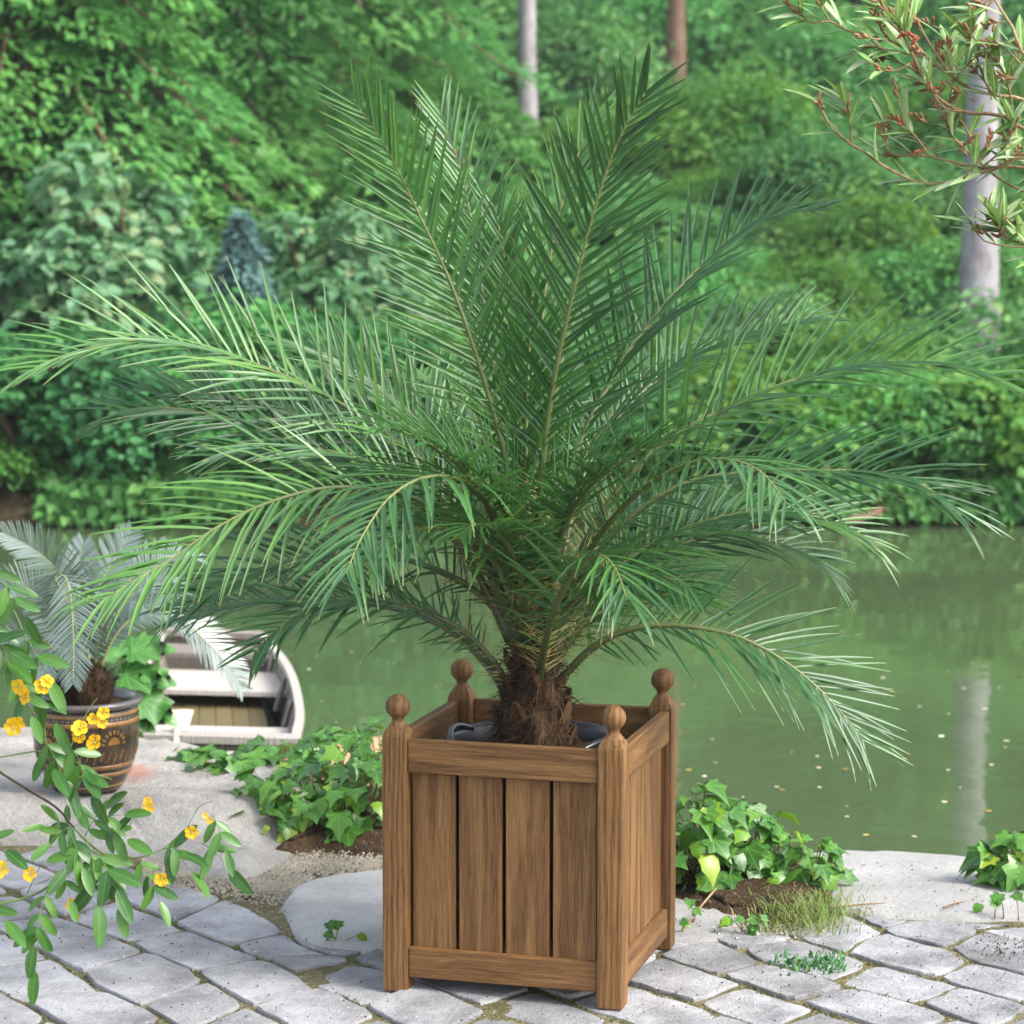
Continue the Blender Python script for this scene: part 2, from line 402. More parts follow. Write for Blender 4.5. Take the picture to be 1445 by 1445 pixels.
def sett(cornersA, cornersB, parent):
    # A: points along the front-left joint, B: points along the back-right joint
    loop = cornersA + list(reversed(cornersB))
    cen = sum(loop, Vector((0, 0)))/len(loop)
    area = sum(loop[i-1].x*loop[i].y-loop[i].x*loop[i-1].y for i in range(len(loop)))
    if area < 0: loop.reverse()
    dense = []
    for i in range(len(loop)):
        a, b = loop[i], loop[(i+1) % len(loop)]; dense.append(a)
        if (b-a).length > .06: dense.append(a.lerp(b, rs.uniform(.4, .6)))
    loop = dense; n = len(loop)
    gap = rs.uniform(0.0065, 0.0115); out = []
    for i in range(n):
        p, a, b = loop[i], loop[i-1], loop[(i+1) % n]
        d1 = (p-a).normalized(); d2 = (b-p).normalized()
        nn = Vector((-(d1.y+d2.y), d1.x+d2.x)); nn = nn.normalized() if nn.length > 1e-4 else Vector((0, 0))
        corner = 1.0+1.6*max(0, 1-d1.dot(d2))
        out.append(p+nn*gap*corner+Vector((rs.uniform(-.0055, .0055), rs.uniform(-.0055, .0055))))
    tz = rs.uniform(-0.006, 0.006); tx, ty = rs.uniform(-.010, .010), rs.uniform(-.010, .010)
    def zz(p): return tz+tx*(p.x-cen.x)+ty*(p.y-cen.y)
    V = []; F = []
    for f, dz in ((1.0, -0.055), (0.998, -0.005), (0.983, -0.0008), (0.94, 0.0)):
        for p in out:
            q = cen+(p-cen)*f; V.append((q.x-cen.x, q.y-cen.y, zz(q)+dz+(rs.uniform(-.0012, .0012) if f < 1 else 0)))
    V.append((0, 0, tz+rs.uniform(-0.001, .003)))
    for k in range(3):
        for i in range(n):
            a = k*n+i; b = k*n+(i+1) % n; F.append((a, b, b+n, a+n))
    for i in range(n): F.append((3*n+i, 3*n+(i+1) % n, 4*n))
    me = mesh('paving_stone', V, F, False)
    ob = link('paving_stone', me, M['paver'], parent); ob.location = (cen.x, cen.y, 0)
    return ob
pave = empty('pavement'); tag(pave, kind='structure')
lines = [joint_line(j) for j in JOINTS]
for k in range(len(lines)-1):
    A, B = lines[k], lines[k+1]
    cuts = [(near_s(A, G(*a).xy), near_s(B, G(*b).xy)) for a, b in CROSS.get(k, [])]
    if not cuts: cuts = [(0.05, 0.02)]
    while cuts[0][0] > 0.42 and cuts[0][1] > 0.42:
        st = rs.uniform(.27, .36); cuts.insert(0, (cuts[0][0]-st, cuts[0][1]-st))
    cuts.insert(0, (max(0, cuts[0][0]-0.30), max(0, cuts[0][1]-0.30)))
    while cuts[-1][0] < A[1][-1]-0.12 and cuts[-1][1] < B[1][-1]-0.12:
        st = rs.uniform(.26, .36); cuts.append((min(cuts[-1][0]+st, A[1][-1]), min(cuts[-1][1]+st+rs.uniform(-.03, .03), B[1][-1])))
    for (a0, b0), (a1, b1) in zip(cuts, cuts[1:]):
        if a1-a0 < 0.04 and b1-b0 < 0.04: continue
        pa = [on_line(A, a0+(a1-a0)*t) for t in (0, .33, .67, 1)]
        pb = [on_line(B, b0+(b1-b0)*t) for t in (0, .33, .67, 1)]
        mid0 = [pa[0].lerp(pb[0], .5)+Vector((rs.uniform(-.008, .008), rs.uniform(-.008, .008)))]
        loopA = mid0+pa; loopB = [pa[-1].lerp(pb[-1], .5)+Vector((rs.uniform(-.008, .008), rs.uniform(-.008, .008)))]
        sett(mid0+pa, pb+loopB, pave)

# ---- boulders and slabs along the water's edge
def rock_mesh(name, outline, ztop, zbot, seed, bulge=0.0, rough=0.02, edge=0.05, n=56, flat=0.8):
    c = sum((Vector((p.x, p.y)) for p in outline), Vector((0, 0)))/len(outline)
    P = [Vector((p.x, p.y, 0)) for p in outline]; P.append(P[0])
    ring = spline(P, n+1)[:-1]
    prof = [(0.15, 0), (0.3, 0), (0.42, 0), (0.54, 0), (0.64, 0), (flat*0.85, 0), (flat*.93, 0), (flat, -edge*0.10), (flat+(1-flat)*.5, -edge*0.42), (1.0, -edge), (1.015, -edge*1.8), (1.0, None)]
    V = []; F = []
    top = ztop if callable(ztop) else (lambda x, y: ztop)
    for f, dz in prof:
        for q in ring:
            x = c.x+(q.x-c.x)*f; y = c.y+(q.y-c.y)*f
            z = zbot if dz is None else top(x, y)+dz+bulge*(1-f*f)
            if dz is not None:
                w_ = Vector((x*3+seed, y*3, z*3)); z += rough*noise.noise(w_)+rough*0.6*noise.noise(w_*3.1)+rough*.35*noise.noise(w_*9)
                x += rough*0.8*noise.noise(w_*2+Vector((5, 0, 0)))*(f > .9); y += rough*0.8*noise.noise(w_*2+Vector((0, 5, 0)))*(f > .9)
            V.append((x, y, z))
    V.append((c.x, c.y, top(c.x, c.y)+bulge+rough*noise.noise(Vector((c.x*3+seed, c.y*3, 0)))))
    N = len(ring); area = sum(ring[i-1].x*ring[i].y-ring[i].x*ring[i-1].y for i in range(N))
    for k in range(len(prof)-1):
        for i in range(N):
            a = k*N+i; b = k*N+(i+1) % N
            F.append((a, a+N, b+N, b) if area > 0 else (a, b, b+N, a+N))
    for i in range(N):
        F.append((len(V)-1, i, (i+1) % N) if area > 0 else (len(V)-1, (i+1) % N, i))
    return mesh(name, V, F, True)
def rock(name, px, z, zbot, seed, label, cat, mat, **kw):
    o_ = link(name, rock_mesh(name, [G(u, v, z if not callable(z) else 0.0) for u, v in px], kw.pop('ztop', z), zbot, seed, **kw), M[mat])
    return tag(o_, label, cat)
rock('boulder', [(-420, 1205), (-150, 1196), (40, 1190), (170, 1206), (270, 1236), (345, 1250), (420, 1222), (455, 1170), (460, 1125), (400, 1100), (310, 1082), (220, 1066), (60, 1058), (-150, 1056), (-420, 1060)], 0.0, -0.6, 1.0,
     'big rough pale boulder under the glazed pot', 'boulder', 'rock', ztop=lambda x, y: 0.112-.075*min(1, max(0, (1.56+.10*noise.noise(Vector((x*2.2, 3, 0)))-y)/.22)), rough=0.030, edge=0.07, flat=0.84, n=150)
rock('stone_slab', [(394, 1282), (410, 1254), (462, 1236), (560, 1228), (690, 1232), (700, 1300), (690, 1352), (560, 1347), (480, 1343), (424, 1328)], 0.0, -0.3, 2.0,
     'smooth pale slab beside the planter with a small ivy sprig at its front', 'stone slab', 'slab', ztop=0.016, rough=0.008, edge=0.03, flat=0.9)
rock('stone_slab', [(1085, 1232), (1130, 1206), (1190, 1200), (1255, 1202), (1335, 1208), (1400, 1218), (1480, 1222), (1640, 1226), (1660, 1290), (1560, 1303), (1440, 1299), (1360, 1299), (1255, 1294), (1196, 1286), (1120, 1280)], 0.0, -0.9, 3.0,
     'wide smooth pale slab at the water edge on the right', 'stone slab', 'slab', ztop=0.012, rough=0.012, edge=0.035, flat=0.93, n=80)
rock('stone_slab', [(840, 1240), (960, 1242), (1040, 1275), (1046, 1318), (1000, 1330), (940, 1330), (850, 1316)], 0.0, -0.3, 4.0,
     'small dusty slab between the planter and the ivy on the right', 'stone slab', 'slab', ztop=0.004, rough=0.006, edge=0.02, flat=0.9)
rock('sandstone_block', [(345, 1085), (430, 1056), (520, 1036), (640, 1022), (700, 1050), (640, 1092), (520, 1104), (400, 1110)], 0.04, -0.7, 5.0,
     'tan sandstone block behind the ivy at the pond edge', 'stone block', 'sandstone', ztop=0.035, rough=0.010, edge=0.03, flat=0.92)

# soil mounds that the ivy grows from
def soil_mound(px, h, seed):
    o_ = link('soil', rock_mesh('soil', [G(u, v, 0) for u, v in px], -0.012, -0.15, seed, bulge=h, rough=0.02, edge=0.02, flat=0.75), M['soil'])
    tag(o_, kind='structure')
soil_mound([(345, 1222), (430, 1205), (560, 1210), (700, 1180), (690, 1120), (560, 1110), (440, 1130), (400, 1170)], 0.10, 7)
soil_mound([(900, 1265), (960, 1285), (1035, 1305), (1110, 1322), (1180, 1316), (1205, 1285), (1190, 1235), (1120, 1200), (1000, 1170), (900, 1180)], 0.055, 8)
soil_mound([(215, 1216), (270, 1238), (345, 1262), (352, 1278), (395, 1268), (430, 1232), (370, 1215), (300, 1222)], 0.004, 9)

# ---- far bank and hillside
def shore(x): return 13.4+0.35*noise.noise(Vector((x*0.35, 1.7, 0)))+0.02*x
def sstep(a, b, x):
    t = min(max((x-a)/(b-a), 0), 1); return t*t*(3-2*t)
def hill(x, y):
    s = shore(x)
    if y < s: return -0.5-0.6*min(s-y, 2.0)
    z = -0.42+0.34*sstep(s-0.05, s+0.5, y)+0.165*max(0, y-s-0.5)
    z += 0.18*max(0, y-50)
    return z+0.22*noise.noise(Vector((x*0.25, y*0.25, 3)))*sstep(s, s+4, y)
V = []; F = []; nx, ny = 130, 110
for i in range(nx+1):
    x = -45+90*i/nx
    for j in range(ny+1):
        t = j/ny; y = 12.6+80*t**1.9
        V.append((x, y, hill(x, y)))
for i in range(nx):
    for j in range(ny):
        a = i*(ny+1)+j; F.append((a, a+ny+1, a+ny+2, a+1))
me = mesh('hillside', V, F, True)
o = link('hillside', me, M['forest_floor']); tag(o, kind='structure')
me.materials.append(M['bank'])
for p in me.polygons:
    if p.center.z < 0.16: p.material_index = 1

# ---- leaf masses
def unit(a): return a/np.maximum(np.linalg.norm(a, axis=1, keepdims=True), 1e-9)
def leaf_mass(name, P, A, N, ln, wd, rnd, fold=0.25, mid=0.42):
    A = unit(A); S = unit(np.cross(A, N)); Nn = np.cross(S, A)
    ln = ln[:, None]; wd = wd[:, None]
    b = P; t = P+A*ln-Nn*ln*0.12
    l_ = P+A*ln*mid+S*wd*.5+Nn*wd*fold; r_ = P+A*ln*mid-S*wd*.5+Nn*wd*fold
    n = len(P); Vv = np.stack([b, l_, t, r_], 1).reshape(-1, 3)
    i = np.arange(n)*4
    Ff = np.concatenate([np.stack([i, i+2, i+1], 1), np.stack([i, i+3, i+2], 1)])
    return mesh_np(name, Vv, Ff, {'rnd': np.repeat(rnd, 4)})
def sphere_dirs(n, g):
    d = g.normal(size=(n, 3)); return unit(d)
def shrub_mesh(seed, rx, h, lobes, nleaf, ln, wd, spread=0.55, up=0.5):
    g = np.random.default_rng(seed)
    d = sphere_dirs(lobes, g); d[:, 2] = np.abs(d[:, 2])
    rad = g.uniform(0.35, 1.0, lobes)**0.6
    C = d*rad[:, None]*np.array([rx*.78, rx*.78, h*.62])+np.array([0, 0, h*.28])
    lr = g.uniform(0.16, 0.46, lobes)*rx*1.05
    k = g.integers(0, lobes, nleaf)
    dd = sphere_dirs(nleaf, g); dd[:, 2] = dd[:, 2]*.85+.15; dd = unit(dd)
    rr = g.uniform(0.45, 1.0, nleaf)+np.abs(g.normal(size=nleaf))*.14
    P = C[k]+dd*(lr[k]*rr)[:, None]
    P[:, 2] = np.maximum(P[:, 2], 0.03*h)
    N = unit(dd*(1-up)+np.array([0, 0, up])+g.normal(size=(nleaf, 3))*spread*.6)
    A = dd+g.normal(size=(nleaf, 3))*.5+np.array([0, 0, -.35])
    A = A-N*np.sum(A*N, 1, keepdims=True)
    size = g.uniform(0.65, 1.25, nleaf)
    lobe_tone = g.uniform(-.28, .28, lobes)
    rnd = np.clip(g.beta(2.2, 2.6, nleaf)+lobe_tone[k], 0, 1)
    rnd = np.where(g.random(nleaf) < .03, 1.0, rnd)
    return leaf_mass('crown', P, A, N, ln*size, wd*size, rnd)
def stems_mesh(seed, rx, h, n=7):
    g = random.Random(seed); V = []; F = []
    for _ in range(n):
        a = g.uniform(0, 6.28); r = rx*g.uniform(.2, .75); hh = h*g.uniform(.5, .85)
        p = [Vector((g.uniform(-.1, .1), g.uniform(-.1, .1), -.15)), Vector((math.cos(a)*r*.3, math.sin(a)*r*.3, hh*.4)), Vector((math.cos(a)*r*.7, math.sin(a)*r*.7, hh*.75)), Vector((math.cos(a)*r, math.sin(a)*r, hh))]
        tube_geo(p, [.028*rx+.008, .02*rx+.006, .012*rx+.004, .004], 5, V, F)
    return mesh('trunk', V, F, True)
PROTO = {}
def proto(kind):
    if kind in PROTO: return PROTO[kind]
    spec = {
        'pale':   (11, 1.0, 2.4, 26, 4600, .150, .100, 'leaf_pale'),
        'mid':    (12, 1.0, 2.0, 26, 5200, .120, .075, 'leaf_mid'),
        'dark':   (13, 1.0, 1.7, 22, 5200, .100, .085, 'leaf_dark'),
        'bright': (14, 1.0, 1.2, 22, 5200, .105, .085, 'leaf_bright'),
        'fine':   (15, 1.0, 1.1, 30, 7500, .085, .045, 'leaf_fine'),
        'mid2':   (16, 1.0, 1.3, 30, 7000, .100, .055, 'leaf_mid'),
        'fern':   (17, 1.0, 0.9, 34, 7500, .110, .036, 'leaf_bright'),
    }[kind]
    s, rx, h, lo, nl, ln, wd, mt = spec
    cm = shrub_mesh(s, rx, h, lo, nl, ln, wd); cm.materials.append(M[mt])
    sm = stems_mesh(s, rx, h); sm.materials.append(M['twig_dark'])
    PROTO[kind] = (cm, sm, h); return PROTO[kind]
def shrub(name, kind, u, Y, width, height, label, cat='shrub', group=None, rz=None, sink=0.05):
    cm, sm, h = proto(kind)
    x = at(u, 500, Y).x
    r_ = empty(name, (x, Y, hill(x, Y)-sink), random.uniform(0, 6.28) if rz is None else rz)
    k = width/2.0; r_.scale = (k, k, height/h)
    tag(r_, label, cat, group)
    link('crown', cm, None, r_); tag(link('trunk', sm, None, r_), kind='stuff')
    return r_
# shrubs that can be told apart
S = [
 ('pale',175, 16.40, 2.3, 2.55, 'tall pale grey-green broadleaf shrub on the far bank, left of the blue conifer'),
 ('mid',300, 18.20, 2.2, 2.5, 'mid-green shrub directly behind the small blue conifer'),
 ('pale',455, 17.00, 1.9, 1.95, 'pale leafy shrub right of the small blue conifer behind the left fronds'),
 ('dark',40, 13.94, 2.0, 1.35, 'dark round-leaved bush at the waterline at the left picture edge'),
 ('dark',205, 14.01, 1.7, 1.30, 'dark bush at the waterline behind the left palm fronds'),
 ('bright',-10, 13.75, 1.0, 0.55, 'low yellow-green bush over the mud at the far left waterline'),
 ('mid',355, 14.12, 1.9, 1.55, 'leafy bush on the far bank above the moored boat'),
 ('dark',520, 14.08, 2.0, 1.45, 'dark bush on the far bank left of the palm centre'),
 ('mid2',680, 14.15, 2.1, 1.35, 'dense bush on the far bank behind the palm centre'),
 ('dark',850, 14.22, 2.1, 1.05, 'low dark bush on the far bank right of the palm centre'),
 ('bright',1010, 14.08, 1.9, 0.95, 'bright bush on the far bank behind the right palm fronds'),
 ('bright',1170, 14.01, 1.8, 0.95, 'bright yellow-green bush above the brown log at the far waterline'),
 ('mid2',1300, 13.98, 1.7, 0.95, 'mid-green bush on the far bank left of the pale tree trunk reflection'),
 ('bright',1440, 13.94, 1.8, 1.15, 'bright leafy bush at the far waterline at the right picture edge'),
 ('mid',80, 19.80, 2.6, 2.6, 'leafy shrub below the drooping conifer boughs at upper left'),
 ('mid',600, 20.00, 2.4, 2.0, 'broad mid-green shrub behind the tall left palm frond'),
 ('pale',-140, 16.50, 2.4, 2.4, 'pale shrub on the far bank just beyond the left picture edge'),
 ('dark',1570, 14.08, 2.0, 1.4, 'dark bush on the far bank just beyond the right picture edge'),
]
for k_, u, Y, wd_, ht_, lab in S:
    shrub('leafy_shrub', k_, u, Y, wd_*1.08, ht_, lab, 'shrub', 'shrubs along the far bank')
# undergrowth on the slope
rq = random.Random(21)
UGL = []
def ug_label(kind, u, Y, n):
    look = {'fine': 'fine-leaved', 'mid2': 'narrow-leaved', 'mid': 'broad-leaved', 'fern': 'ferny yellow-green'}[kind]
    high = ('just above the bank', 'low on the slope', 'below the middle of the slope', 'halfway up the slope', 'above the middle of the slope', 'high on the slope', 'near the top of the slope', 'along the top of the slope')[[i for i, r in enumerate(rows) if r[0] == Y][0]]
    side = ('beyond the left picture edge' if u < 0 else 'at the far left' if u < 180 else 'left of the tall left frond' if u < 430 else 'behind the tall left frond' if u < 640 else 'behind the palm crown' if u < 830 else
            'behind the tall right frond' if u < 1000 else 'right of the tall right frond' if u < 1180 else 'left of the pale right trunk' if u < 1360 else 'beside the pale right trunk' if u < 1445 else 'beyond the right picture edge')
    lab = look+' undergrowth shrub '+high+', '+side
    if lab in UGL: lab = 'right-hand '+lab
    UGL.append(lab)
    return lab
rows = [(17.6, 7, 'fine', 1.7, 0.8), (19.8, 8, 'mid2', 1.9, 0.85), (22.5, 9, 'fine', 2.2, 0.95), (26, 10, 'fine', 2.6, 1.15), (30, 11, 'mid2', 3.0, 1.4), (35, 11, 'fine', 3.6, 1.7), (41, 11, 'mid2', 4.3, 2.1), (48, 11, 'mid', 5.0, 2.8)]
for ri, (Y, n, kd, wd_, ht_) in enumerate(rows):
    for i in range(n):
        u0 = 620 if Y < 21 else (420 if Y < 27 else -120)
        u = u0+(1560-u0)*(i+rq.uniform(.15, .85))/n
        k_ = rq.choice([kd, kd, 'fine', 'fern' if Y < 32 else 'mid2'])
        if abs(u-1385) < 110 and Y < 19: ht_2 = ht_*.42
        else: ht_2 = ht_
        if abs(u-742) < 90 and 19 < Y < 31.5: ht_2 *= .40
        if abs(u-950) < 80 and 21 < Y < 38: ht_2 *= .55
        shrub('undergrowth_shrub', k_, u, Y+rq.uniform(-1.3, 1.3), wd_*rq.uniform(.8, 1.2), ht_2*rq.uniform(.7, 1.2), ug_label(k_, u, Y, len(UGL)), 'shrub', 'undergrowth shrubs on the far slope')
# ground cover between them
g = np.random.default_rng(5); n = 190000
gy = 13.9+44*g.random(n)**1.7; gx = (g.random(n)-.5)*2*(6+0.30*(gy+7))
gz = np.array([hill(float(a), float(b)) for a, b in zip(gx, gy)])
clump = np.array([max(0, noise.noise(Vector((float(a)*.8, float(b)*.8, 9)))) for a, b in zip(gx, gy)])
P = np.stack([gx, gy, gz+g.random(n)*(.16+.95*clump)], 1)
N = unit(np.array([0, -.25, .8])+g.normal(size=(n, 3))*.4); A = g.normal(size=(n, 3))+np.array([0, -.5, .1]); A -= N*np.sum(A*N, 1, keepdims=True)
sz = g.uniform(.6, 1.3, n)*(1+.012*gy)
o = link('ground_cover', leaf_mass('ground_cover', P, A, N, .12*sz, .075*sz, np.clip(g.beta(2, 2.4, n)+clump*.3, 0, 1)), M['leaf_fine'])
tag(o, 'dense green ground cover on the slope across the pond', 'ground cover', kind='stuff')

g = np.random.default_rng(15); n = 26000
gx = (g.random(n)-.5)*22; gy = np.array([shore(float(a)) for a in gx])+g.random(n)**1.3*1.1-.05
gz = np.array([hill(float(a), float(b)) for a, b in zip(gx, gy)])
keep = np.array([noise.noise(Vector((float(a)*1.1, 7, 0)))+.45*float(b-.1) > -.42 for a, b in zip(gx, gz)])
P = np.stack([gx, gy, np.maximum(gz, -.28)+g.random(n)*.30], 1)[keep]; n = len(P)
N = unit(np.array([0, -.6, .6])+g.normal(size=(n, 3))*.4); A = g.normal(size=(n, 3))*.6+np.array([0, -.5, -.6]); A -= N*np.sum(A*N, 1, keepdims=True); sz = g.uniform(.6, 1.2, n)
o = link('bank_cover', leaf_mass('bank_cover', P, A, N, .12*sz, .08*sz, g.beta(2, 2.6, n)), M['leaf_mid'])
tag(o, 'leafy creepers hanging over the far bank above the water', 'ground cover', kind='stuff')

# ---- conifers: trunk, tiered drooping boughs
def spruce_mesh(seed, H, R0, z0, whorls, per, needles, ln, wd, droop=0.35):
    g = np.random.default_rng(seed); Pl = []; Al = []; Nl = []; Tl = []
    V = []; F = []
    for wv_ in range(whorls):
        t = wv_/(whorls-1); z = z0+(H-z0)*t; L = R0*(1-t)**0.8+0.05*R0
        for b in range(per):
            a = 6.283*(b+g.uniform(-.35, .35))/per+wv_*1.1; Lb = L*g.uniform(.55, 1.25)
            d = np.array([math.cos(a), math.sin(a), 0]); side = np.array([-d[1], d[0], 0])
            tone = g.uniform(-.2, .2)
            s = g.random(needles)**0.75; lat = (g.random(needles)-.5)*2*(0.10+0.42*np.sin(np.pi*np.clip(s*.85+.1, 0, 1)))*Lb*.75
            zz_ = z+0.10*Lb*np.sin(s*2.2)-droop*Lb*s**2-np.abs(lat)*.35+g.normal(size=needles)*.03
            P_ = np.outer(s*Lb, d)+np.outer(lat, side); P_[:, 2] = zz_
            A_ = d*.8+np.sign(lat)[:, None]*side*.7+np.array([0, 0, -.55])+g.normal(size=(needles, 3))*.3
            N_ = np.array([0, 0, 1.0])+d*.3+g.normal(size=(needles, 3))*.3
            Pl.append(P_); Al.append(A_); Nl.append(N_); Tl.append(np.clip(.25+.55*s+tone+g.normal(size=needles)*.12, 0, 1))
            pb = [Vector((0, 0, z)), Vector(d*Lb*.5)+Vector((0, 0, z+.08*Lb-droop*Lb*.25)), Vector(d*Lb*.9)+Vector((0, 0, z-droop*Lb*.75))]
            tube_geo(pb, [.012*Lb+.012, .008*Lb+.006, .004], 4, V, F)
    P = np.concatenate(Pl); A = np.concatenate(Al); N = np.concatenate(Nl); T = np.concatenate(Tl); n = len(P)
    A = A-unit(N)*np.sum(A*unit(N), 1, keepdims=True)
    sz = g.uniform(.7, 1.3, n)
    crown = leaf_mass('crown', P, A, unit(N), ln*sz, wd*sz, T, .1)
    return crown, mesh('bough', V, F, True)
def trunk_mesh(h, r0, r1, seed, n=16, m=26):
    rings = []
    for i in range(m):
        t = i/(m-1); z = -.4+(h+.4)*t; r = r0+(r1-r0)*t
        if i < 4: r *= 1+.10*(4-i)
        ox, oy = .03*noise.noise(Vector((seed, z*.3, 0))), .03*noise.noise(Vector((seed+9, z*.3, 0)))
        rings.append([(ox+r*(1+.05*noise.noise(Vector((math.cos(6.283*j/n)*2, math.sin(6.283*j/n)*2, z*1.5+seed))))*math.cos(6.283*j/n), oy+r*math.sin(6.283*j/n), z) for j in range(n)])
    return loft('trunk', rings)
def conifer(name, u, Y, parts, label, barkm, needle, scale=1.0, rz=0.0, th=9, tr=.16, cat='tree', group=None, dz=0.0):
    x = at(u, 500, Y).x; r_ = empty(name, (x, Y, hill(x, Y)+dz), rz); r_.scale = (scale,)*3
    tag(r_, label, cat, group)
    cr, bo = parts
    tm = TR.setdefault((th, tr), trunk_mesh(th, tr, tr*.25, th)); 
    link('trunk', tm, M[barkm], r_); link('crown', cr, M[needle], r_); tag(link('bough', bo, M[barkm], r_), kind='stuff')
    return r_
TR = {}
near_spruce = spruce_mesh(31, 9.5, 2.7, .3, 21, 9, 360, .165, .060, .42)
conifer('conifer_tree', 40, 18.6, near_spruce, 'large spruce with drooping tiered boughs at upper left, nearest the picture edge', 'bark_brown', 'needle', 1.0, .3, 9)
conifer('conifer_tree', 290, 21.5, near_spruce, 'spruce with light green boughs above the small blue conifer', 'bark_brown', 'needle', 1.0, 2.1, 9)
conifer('conifer_tree', -160, 22.5, near_spruce, 'spruce beyond the left picture edge behind the pale shrub', 'bark_brown', 'needle', 1.15, 4.0, 9)
conifer('conifer_tree', 470, 29.0, near_spruce, 'spruce further up the slope left of the pale middle trunk', 'bark_brown', 'needle', 1.1, 5.2, 9)
blue = spruce_mesh(33, .80, .30, .0, 10, 7, 46, .12, .045, .30)
conifer('blue_conifer', 342, 15.3, blue, 'small blue-grey conifer standing among the shrubs on the far bank', 'bark_brown', 'needle_blue', .95, 0, .7, .02, dz=1.12)
# the forest above and behind: seen in the pond's reflection and at the top of the picture
far_spruce = spruce_mesh(35, 15, 3.6, .6, 22, 9, 110, .46, .19, .40)
HT = [(-330, 46, 1.0), (-60, 50, 1.05), (170, 44, .95), (420, 52, 1.1), (620, 57, 1.1), (860, 59, 1.05), (1050, 52, 1.0), (1230, 47, .95), (1480, 52, 1.0), (1720, 46, 1.0), (300, 62, 1.3), (980, 66, 1.3), (1400, 64, 1.3), (60, 66, 1.3), (700, 68, 1.35)]
for i, (u, Y, s_) in enumerate(HT):
    conifer('forest_spruce', u, Y, far_spruce, 'tall dark spruce in the wood along the hilltop, '+('first','second','third','fourth','fifth','sixth','seventh','eighth','ninth','tenth','eleventh','twelfth','thirteenth','fourteenth','fifteenth')[sorted(q[0] for q in HT).index(u)]+' from the left', 'bark_brown', 'needle', s_, i*1.3, 14, .22, group='spruces at the top of the slope')
def tall_tree(u, Y, dia, label, barkm, ch=7.5, seed=1):
    x = at(u, 500, Y).x; r_ = empty('tall_tree', (x, Y, hill(x, Y)-.1)); tag(r_, label, 'tree', 'tall trunks on the slope')
    tm = trunk_mesh(14, dia/2, dia*.22, seed); link('trunk', tm, M[barkm], r_)
    cm = shrub_mesh(seed+40, 2.6, 7.5, 34, 9000, .30, .19); c_ = link('crown', cm, M['leaf_mid'], r_); c_.location = (0, 0, ch)
    V = []; F = []; g_ = random.Random(seed)
    for k in range(9):
        a = g_.uniform(0, 6.28); z = ch+g_.uniform(.3, 4); L = g_.uniform(1.2, 2.3)
        tube_geo([Vector((0, 0, z)), Vector((math.cos(a)*L*.5, math.sin(a)*L*.5, z+.6)), Vector((math.cos(a)*L, math.sin(a)*L, z+1.5))], [.07, .045, .015], 6, V, F)
    tag(link('limb', mesh('limb', V, F, True), M[barkm], r_), kind='stuff')
tall_tree(1380, 18.4, .345, 'tall tree with smooth pale grey trunk at the right', 'bark_grey', 7.0, 3)
tall_tree(742, 31.0, .285, 'tall tree with pale grey trunk at the top middle', 'bark_grey', 9.0, 5)
tall_tree(950, 38.0, .31, 'tree with red-brown trunk at the top, right of the middle pale trunk', 'bark_brown', 9.5, 7)
# weathered log and stones at the far waterline
p = at(1235, 728, 13.3)
tube('fallen_log', spline([at(1185, 738, 13.15), at(1225, 728, 13.25), at(1262, 714, 13.45), at(1310, 704, 13.8)], 9), [.02, .035, .03, .04, .03, .035, .03, .025, .015], M['bark_brown'], None, 9)
tag(bpy.data.objects['fallen_log'], 'weathered brown log lying at the far waterline on the right', 'log')
# ================================================================ PLANTER
PY = R(-15.758)
planter = empty('planter_box', (0, 0, 0), PY)
tag(planter, 'square oak planter box with four ball finials holding the big palm', 'planter')
HS, PW = 0.29, 0.068
def sq_ring(hw, z, e, n=24):       # between a square (e=0) and a circle (e=1)
    out = []
    for j in range(n):
        a = 2*math.pi*j/n; c_, s_ = math.cos(a), math.sin(a)
        k = (1-e)/max(abs(c_), abs(s_))+e
        k = min(k, 1.375)
        out.append((hw*c_*k, hw*s_*k, z))
    return out
post_me = loft('post', [sq_ring(.0325, 0.0, 0), sq_ring(.034, .003, 0), sq_ring(.034, .30, 0), sq_ring(.034, .672, 0), sq_ring(.0335, .680, .05), sq_ring(.031, .692, .25), sq_ring(.026, .704, .6), sq_ring(.019, .713, .9), sq_ring(.016, .717, 1), sq_ring(.0155, .722, 1)], smooth=False)
ballp = [(.0145, .714), (.0150, .720)]
for k in range(1, 20):
    a = math.pi*(k/19.0*.86+.14); ballp.append((max(.0325*math.sin(a), .0004), .757-.0325*math.cos(a)))
ball_me = lathe('finial', ballp, 28, True, True)
for sx in (-1, 1):
    for sy in (-1, 1):
        p = link('post', post_me, M['oak'], planter); p.location = (sx*HS, sy*HS, 0)
        f = link('finial', ball_me, M['oak'], p)
IN = 2*HS-PW                       # clear width between posts
rail_t = box_me('top_rail', .026, .088, IN-.001, .004)
rail_b = box_me('bottom_rail', .024, .080, IN-.001, .004)
BW = (IN-.004)/4
board_me = box_me('board', .016, BW-.0105, .50, .0028)
for k in range(4):
    a = k*math.pi/2
    q = Matrix.Rotation(a, 4, 'Z')
    def put(name, me, d, off, z, lying):
        ob = link(name, me, M['oak'], planter)
        loc = q @ Vector((d, off, z))
        rot = q.to_3x3()
        if lying: rot = rot @ Matrix(((1, 0, 0), (0, 0, -1), (0, 1, 0)))      # long axis along the side
        ob.matrix_local = Matrix.Translation(loc) @ rot.to_4x4()
    put('top_rail', rail_t, HS+.014, 0, .6315, True)
    put('bottom_rail', rail_b, HS+.014, 0, .079, True)
    for b in range(4):
        put('board', board_me, HS-.001+random.uniform(-.0008, .0008), -IN/2+.002+BW*(b+.5), .350, False)
floor_me = box_me('floor_panel', 2*HS-.04, 2*HS-.04, .018, .002)
